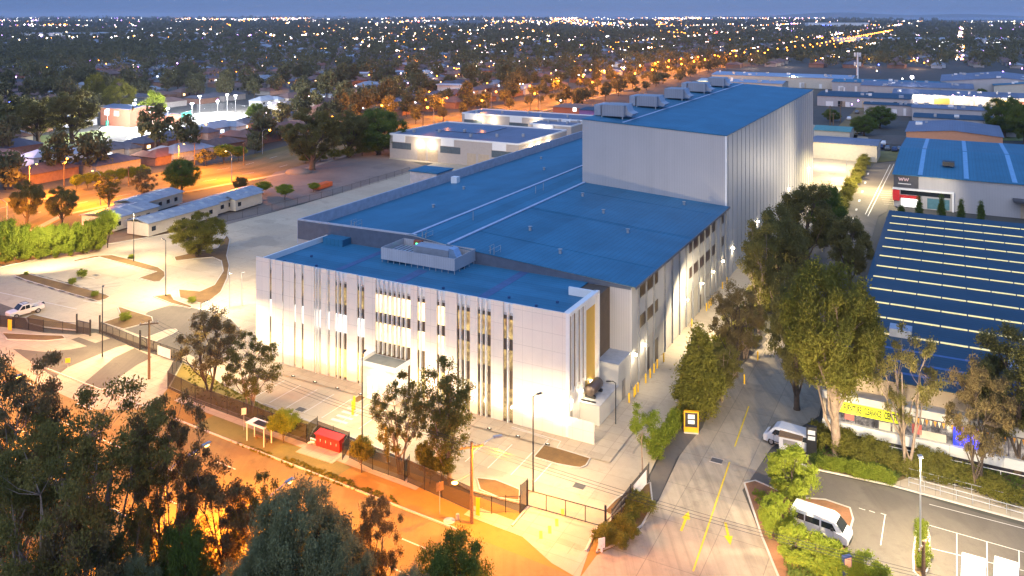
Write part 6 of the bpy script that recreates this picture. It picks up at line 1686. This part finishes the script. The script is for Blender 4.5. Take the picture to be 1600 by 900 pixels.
def free_land(p, hand=True):
    if p.y < 150 or p.y > 2900: return False
    q = PX((p.x, p.y, 3))
    if not (-40 < q[0] < 1640): return False
    d = seg_dist(p, MR) if p.y < 2600 else 99
    if d < 23: return False
    if p.y < MR[-1].y and not side_left(p) and p.y < 700: return False
    if not side_left(p) and in_poly(p, estate): return False
    if not side_left(p) and q[0] < 1100 and p.y < 760: return False
    return not any(in_poly(p, P) for P in keep)
# street grid: blocks along the main road direction
gu = Vector((0.88, -0.475)); gv = Vector((0.475, 0.88))
if True:
    cand = []
    rr = random.Random(42)
    i = -60
    for i in range(-90, 60):
        for j in range(-10, 180):
            row = i // 2; half = i % 2
            p = gu*(row*62 + half*27 + 9) + gv*(j*18.0 + rr.uniform(-1.5,1.5) + (row*7) % 11)
            p += Vector((rr.uniform(-2,2), rr.uniform(-2,2)))
            p = Vector((p.x + 22*math.sin(p.y*0.004), p.y))
            if rr.random() < .10 or (j % 9 == 0): continue
            # parks and woods
            if math.sin(p.x*.0045+1.0)*math.cos(p.y*.0031+.5) > .62: continue
            if free_land(p): cand.append((p, half))
    rowc = []
    for off_ in (31, 57, 84, 112):
        for p, a in along(MR, 17.5, off_, rr.uniform(0, 9)):
            if p.y < 165 or p.y > 560 or any(in_poly(p, P) for P in keep): continue
            q = PX((p.x, p.y, 3))
            if -40 < q[0] < 760: rowc.append((p, off_ in (57, 112)))
    cand = [c for c in cand if all((c[0]-r_[0]).length > 16 for r_ in rowc)] + rowc
    cand.sort(key=lambda t: t[0].length)
used_h = [False]*6
nH = 295
for n, (p, half) in enumerate(cand[:nH]):
    k = rr.choice((0,0,1,2,4,4,5,5,3,3)) if n > 3 else n
    o = HP_[k] if not used_h[k] else copy_tree(HP_[k]); used_h[k] = True
    q = PX((p.x, p.y, 3))
    dz = "first" if p.y < 330 else "second" if p.y < 460 else "third" if p.y < 600 else "fourth" if p.y < 760 else "outermost"
    zone = f"in the {dz} streets at the far left" if q[0] < 240 else f"in the {dz} streets around the courts" if q[0] < 480 else f"in the {dz} streets beyond the gravel lot" if q[0] < 800 else f"in the {dz} streets beyond the orange road" if q[0] < 1200 else f"in the {dz} streets beyond the industrial estate"
    if n % 6 == 0:
        light('POINT', 'suburb_street_light', (p.x+11, p.y-9, 6.5), 2200 if n % 12 else 1400, (1,.72,.5) if n % 4 else (1,.35,.05), .3); city((p.x+11, p.y-9, 7.2), .32, 'pink' if n % 4 else 'sodium')
    relabel(o, f"{rnames[hk[k]]} hip roofed house {zone}", (p.x, p.y, -.05), ROT + (math.pi/2 if half else -math.pi/2) + rr.uniform(-.08,.08), group=f"{rnames[hk[k]]} houses {zone}")
    s = rr.uniform(.85,1.1); o.scale = (s, s, s)
for k in range(6):
    if not used_h[k]:
        for ch in list(HP_[k].children): bpy.data.objects.remove(ch)
        bpy.data.objects.remove(HP_[k])
hw, hr_, hpale = MB(), MB(), MB()
for p, half in cand[nH:]:
    w, d = rr.uniform(11,17), rr.uniform(8,10); t = MB(); hip(t, w, d, 2.8, 2.0)
    a = ROT + math.pi/2 + rr.uniform(-.1,.1); ca, sa = math.cos(a), math.sin(a)
    f = lambda v: (p.x + v[0]*ca - v[1]*sa, p.y + v[0]*sa + v[1]*ca, v[2])
    (hpale if rr.random() < .24 else hr_).add([f(v) for v in t.v], t.f); hw.cbox(p.x, p.y, 0, w, d, 2.8, a)
for nm, mb, m, l in (("suburb_roofs", hr_, roofs[0], "endless dark tiled roofs of the distant suburbs"), ("suburb_roofs", hpale, roofs[3], "scattered pale iron roofs in the distant suburbs"), ("suburb_walls", hw, walls[1], "walls of the small distant suburb houses")):
    o = part(nm, mb, m, None); o["kind"] = "stuff"; o["label"] = l; o["category"] = "suburb"
# trees among the houses: the nearest as things, the rest as a mass
proto('far_a', "suburb_tree", L_FAR, BARKD, seed=31, H=11, hb=1.5, R=5.5, lobes=26, lr=1.7, per=42, leaf=.62, tr=.3)
proto('far_b', "suburb_tree", L_FAR, BARKD, seed=32, H=14, hb=2.0, R=5.0, lobes=26, lr=1.7, per=42, leaf=.66, tr=.3, shape='open')
proto('far_c', "suburb_tree", L_FAR, BARKD, seed=33, H=8, hb=.6, R=4.6, lobes=20, lr=1.5, per=40, leaf=.55, tr=.2)
tc = []
rt = random.Random(77)
for _ in range(15000):
    y = 150 + 2700*rt.random()**.72; x = rt.uniform(-.66,.66)*y; p = Vector((x, y))
    if not free_land(p) or in_poly(p, keep_t): continue
    wood = math.sin(p.x*.0045+1.0)*math.cos(p.y*.0031+.5) > .55
    if not wood and rt.random() > .42: continue
    tc.append((p, wood))
tc.sort(key=lambda t: t[0].length)
nT = 150
for p, wood in tc[:nT]:
    q = PX((p.x, p.y, 3)); dz = "first" if p.y < 330 else "second" if p.y < 460 else "third" if p.y < 600 else "fourth"; zone = "at the far left" if q[0] < 400 else "beyond the gravel lot" if q[0] < 800 else "beyond the orange road" if q[0] < 1200 else "beyond the industrial estate"
    k = rt.choice(('far_a','far_b','far_c')); nm = {'far_a':"broad dark garden tree",'far_b':"tall dark garden tree",'far_c':"low round garden tree"}[k]
    plant(k, Vector((p.x, p.y, 0)), f"{nm} among the {dz} rows of houses {zone}", scale=rt.uniform(.8,1.3), group=f"{nm}s among the {dz} rows of houses {zone}")
def rz_n(x, off): return ("on the far verge of the main road" if off > 0 else "on the near verge of the main road" if off < 0 else "on the main road median") + (" behind the grey unit buildings" if x < 760 else " left of the brick shop" if x < 880 else " behind the hall roof units" if x < 1040 else " behind the pale warehouses" if x < 1200 else ", farthest away")
for off in (14.5, -14.5, 0, 23, -23):
    for p, a in along(MR, 17 if abs(off) < 20 else 23, off, 6):
        q = PX((p.x, p.y, 4)); 
        if p.y < (215 if off > 10 else 330) or p.y > 1150 or not ((330 if off > 10 else 580) < q[0] < 1400) or rt.random() < .08: continue
        if off < 0 and q[0] < 860: continue
        k = rt.choice(('far_a','far_b','far_c')); plant(k, Vector((p.x+rt.uniform(-3,3), p.y+rt.uniform(-3,3), 0)), "orange lit tree " + rz_n(q[0], off), scale=rt.uniform(.5,.85) if off else .5, group="roadside trees of the main road " + rz_n(q[0], off))
rest = tc[nT:]
g2 = np.random.default_rng(9)
C = []; Rr = []; per = []
Q = []
for band, (lo, hi, nl, leaf, pr_) in enumerate(((0, 900, 7, .95, 9), (900, 1500, 5, 1.5, 6), (1500, 3000, 4, 2.3, 4))):
    C = []; Rr = []
    for p, wood in rest:
        if not lo <= p.y < hi: continue
        s = rt.uniform(.7,1.3)
        for _ in range(nl): C.append((p.x + g2.normal()*2.6*s, p.y + g2.normal()*2.6*s, s*g2.uniform(3,11))); Rr.append(2.6*s)
    if C: Q.append(leaf_quads(g2, np.array(C), np.array(Rr), pr_*3, leaf))
me = quads_mesh("suburb_treetops", np.concatenate(Q)); me.materials.append(L_FAR)
o = link("suburb_treetops", me); o["kind"] = "stuff"; o["label"] = "mass of dark treetops over the distant suburbs"; o["category"] = "treetops"
# very far wood belts as low rough ridges of foliage
C = []; Rr = []
for y0, n_, w0_ in ((3000,420,1), (3800,420,1), (5000,380,1), (6600,360,1), (9000,300,1), (12500,260,1)):
    for _ in range(n_):
        x = g2.uniform(-.64,.64)*y0; y = y0*g2.uniform(.93,1.12)
        if x > 1200 and y > 7600: continue
        if math.sin(x*.0021 + y0) < -.2: continue
        C.append((x, y, y0*.0012*g2.uniform(.8,2.0)+2)); Rr.append(y0*.0028)
me = quads_mesh("distant_woods", leaf_quads(g2, np.array(C), np.array(Rr), 16, 14.0, flat=.4)); me.materials.append(L_FAR)
o = link("distant_woods", me); o["kind"] = "stuff"; o["label"] = "dark wood belts on the plain towards the horizon"; o["category"] = "woods"

# city lights -------------------------------------------------
rl_ = random.Random(2024)
def pick(x, y):
    t = rl_.random()
    if x < 260: return "violet" if t < .22 else "white" if t < .5 else "pink" if t < .75 else "warm" if t < .9 else "sodium"
    if x > 1200: return "violet" if t < .15 else "sodium" if t < .4 else "white" if t < .6 else "pink" if t < .8 else "warm"
    return "sodium" if t < .42 else "pink" if t < .62 else "warm" if t < .8 else "white"
def dens(x, y):
    if x > 1290 and y < 33: return 0
    if math.sin(x*.031+y*.22)+math.sin(x*.013-y*.35+2) < -.35: return 0
    d = .7 if y < 36 else .75 if y < 62 else .35 if y < 80 else .10
    if 60 < y < 120 and x < 380: d *= .25
    if x < 480 and 40 < y < 52: d *= .35
    if y > 58 and x < 560: d *= .3
    if 560 < x < 1000 and 60 < y < 90: d *= 1.6
    if y > 90 and 380 < x < 700: d *= .4
    return d
n = 0
while n < 4300:
    x = rl_.uniform(-10, 1610); y = 28 + 100*rl_.random()**1.7
    if rl_.random() > dens(x, y): continue
    p = G(x, y, 6)
    if y > 34 and rl_.random() < .8:      # lamps stand in lines along the streets
        g_ = p.to_2d(); a_ = g_.dot(gu)*1.0; sp = 110 if y > 60 else 230; a_ = round(a_/sp)*sp; b_ = round(g_.dot(gv)/42)*42
        g_ = gu*a_/gu.length_squared + gv*b_/gv.length_squared; p = Vector((g_.x + rl_.uniform(-4,4), g_.y + rl_.uniform(-4,4), 6))
    q2 = p.to_2d()
    if y > 66 and not free_land(Vector((q2.x, q2.y))) : continue
    r = p.y/F*rl_.choice((.42,.5,.6,.75,1.0)) * (.8 if y < 34 else 1)
    city(p, max(.25, min(r, 7.0)), pick(x, y)); n += 1
# dense strings of light near the horizon, shop strips and arterial roads
def strip(x0, y0, x1, y1, n, c, jx=3, jy=.8, k=.6):
    for i in range(n):
        t = (i + rl_.random())/n; x = x0 + (x1-x0)*t + rl_.uniform(-jx, jx); y = y0 + (y1-y0)*t + rl_.uniform(-jy, jy)
        p = G(x, max(y, 26.5), 6); city(p, min(9, p.y/F*k), rl_.choice(c))
strip(0,31,560,31,170,("warm","white","pink"),6,2.2,.5); strip(560,29,1290,29,170,("warm","white","sodium"),3,2.0,.55); strip(1200,32.5,1440,33.5,90,("warm","pink"),2,.5,.6); strip(1440,34,1600,34,40,("white","warm"),3,1.5,.5)
strip(60,38,120,38,18,("sodium",),2,.6,.8); strip(440,41,490,42,20,("sodium",),2,.6,.7); strip(800,47,860,49,20,("sodium",),3,1,.9); strip(920,46,950,49,18,("sodium",),3,1,.9)
strip(1030,49,1100,52,26,("sodium",),2,.8,.8); strip(1110,49,1140,52,12,("white","red"),3,2,1.3); strip(1072,26.5,1095,27.5,16,("warm",),2,1,.8)
strip(510,36,540,37,12,("white","pink"),2,1,1.1); strip(410,50,455,57,18,("warm","white"),4,2,.8); strip(560,50,660,52,22,("warm","sodium"),4,2,.7)
strip(1150,42,1260,45,34,("warm","white"),3,1.5,.8); strip(1285,39,1305,41,16,("blue",),2,1,.8); strip(1215,60,1370,58,42,("sodium",),4,2.5,.9); strip(1300,72,1350,60,26,("sodium",),5,3,.9)
strip(0,52,130,56,22,("violet","white"),6,3,.9); strip(310,52,400,55,18,("violet","white","pink"),6,2.5,1.0); strip(640,40,760,44,30,("white","warm"),4,1.2,.6)
strip(1430,66,1500,65,22,("blue","white"),3,1,.5); strip(1540,66,1600,66,18,("white",),3,1,.5)
for x in (610,638,654): city(G(x, 34, 60) if False else Vector(((x-800)/F*5200, 5200, 3)), 5, "red")
for x, y in ((15,159),(22,160),(30,161)): city(G(x, y, 5), .45, "blue" if x < 20 else "violet")
for x, y, c in ((25,120,"violet"),(149,114,"violet"),(283,121,"violet"),(277,99,"violet"),(212,122,"warm"),(340,156,"violet"),(423,162,"white"),(436,160,"warm"),(441,168,"warm"),(637,130,"violet"),(616,136,"pink"),(876,157,"white"),
    (1415,148,"white"),(1421,150,"violet"),(1434,150,"warm"),(1445,150,"warm"),(1489,149,"violet"),(1506,150,"violet"),(1522,150,"violet"),(1538,149,"violet"),(1396,150,"violet"),(1410,123,"white"),(1373,101,"blue"),(1370,111,"warm"),(1341,157,"violet"),(1331,163,"violet"),(1450,95,"violet"),(1444,98,"sodium"),(1578,99,"violet"),(1597,107,"violet"),(1567,112,"violet")):
    city(G(x, y, 5), (y and G(x,y,5).y/F*1.1), c)
for p, rz in LAMPGLOW: city((p.x + 2.75*math.cos(rz), p.y + 2.75*math.sin(rz), 7.9), .22 + p.y*.0006, "sodium")
lab = {"warm":"warm white city lights scattered over the plain","sodium":"orange city lights scattered over the plain","white":"cold white city lights scattered over the plain","violet":"violet city lights scattered over the plain","pink":"pinkish city lights scattered over the plain","red":"red mast lights near the horizon","blue":"blue city lights scattered over the plain"}
for k, mb in CL.items():
    if not mb.v: continue
    o = part("city_lights", mb, LM[k], None); o["kind"] = "stuff"; o["label"] = lab[k]; o["category"] = "city lights"
# wide lit roofs and yards seen as pale slabs far away
for x, y, w, h, l in ((62,59,120,9,"long pale lit hall far off among violet lights"),(118,58,90,8,"second pale lit hall far off among violet lights"),(165,56,110,7,"low pale shed beside the two far halls"),(680,43,200,9,"very long lit distribution shed near the horizon"),(1310,41,240,14,"blue white lit shed near the bay"),(290,56,260,6,"very long pale shed roof on the far plain at left"),
    (560,124,26,4,"pale terrace of units beyond the big green tree"),(605,122,26,4,"second pale terrace of units beyond the big green tree"),(640,121,20,4,"third pale terrace of units beyond the big green tree"),(702,147,14,5,"small white flat roofed house by the yellow street lamp"),(1460,67,300,6,"row of pale glasshouse roofs on the far plain at right")):
    p = G(x, y); o = thing("far_building", l, "building", p, ROT*.3)
    m_ = MB(); m_.box(-w/2, w/2, 0, w*.3, 0, h); part("wall", m_, FINW, o); m_ = MB(); m_.box(-w/2-1, w/2+1, -1, w*.3+1, h, h+.6); part("roof", m_, mat("pale_far_roof",(0.55,0.6,0.68),.5), o)

# air: a thin even haze round the whole plain
if True:
    m = bpy.data.materials.new("haze_air"); m.use_nodes = True; t = m.node_tree; t.nodes.clear()
    out = t.nodes.new("ShaderNodeOutputMaterial"); pv = t.nodes.new("ShaderNodeVolumePrincipled")
    pv.inputs["Color"].default_value = (0.75,0.85,1.0,1); pv.inputs["Density"].default_value = 6.5e-5; pv.inputs["Anisotropy"].default_value = 0.0
    t.links.new(pv.outputs[0], out.inputs["Volume"])
    mb = MB(); mb.box(-32000, 32000, -80, 46000, -1.2, 130)
    o = part("haze", mb, m, None); o["kind"] = "stuff"; o["label"] = "thin blue evening haze over the plain"; o["category"] = "haze"
    SC.cycles.volume_bounces = 0
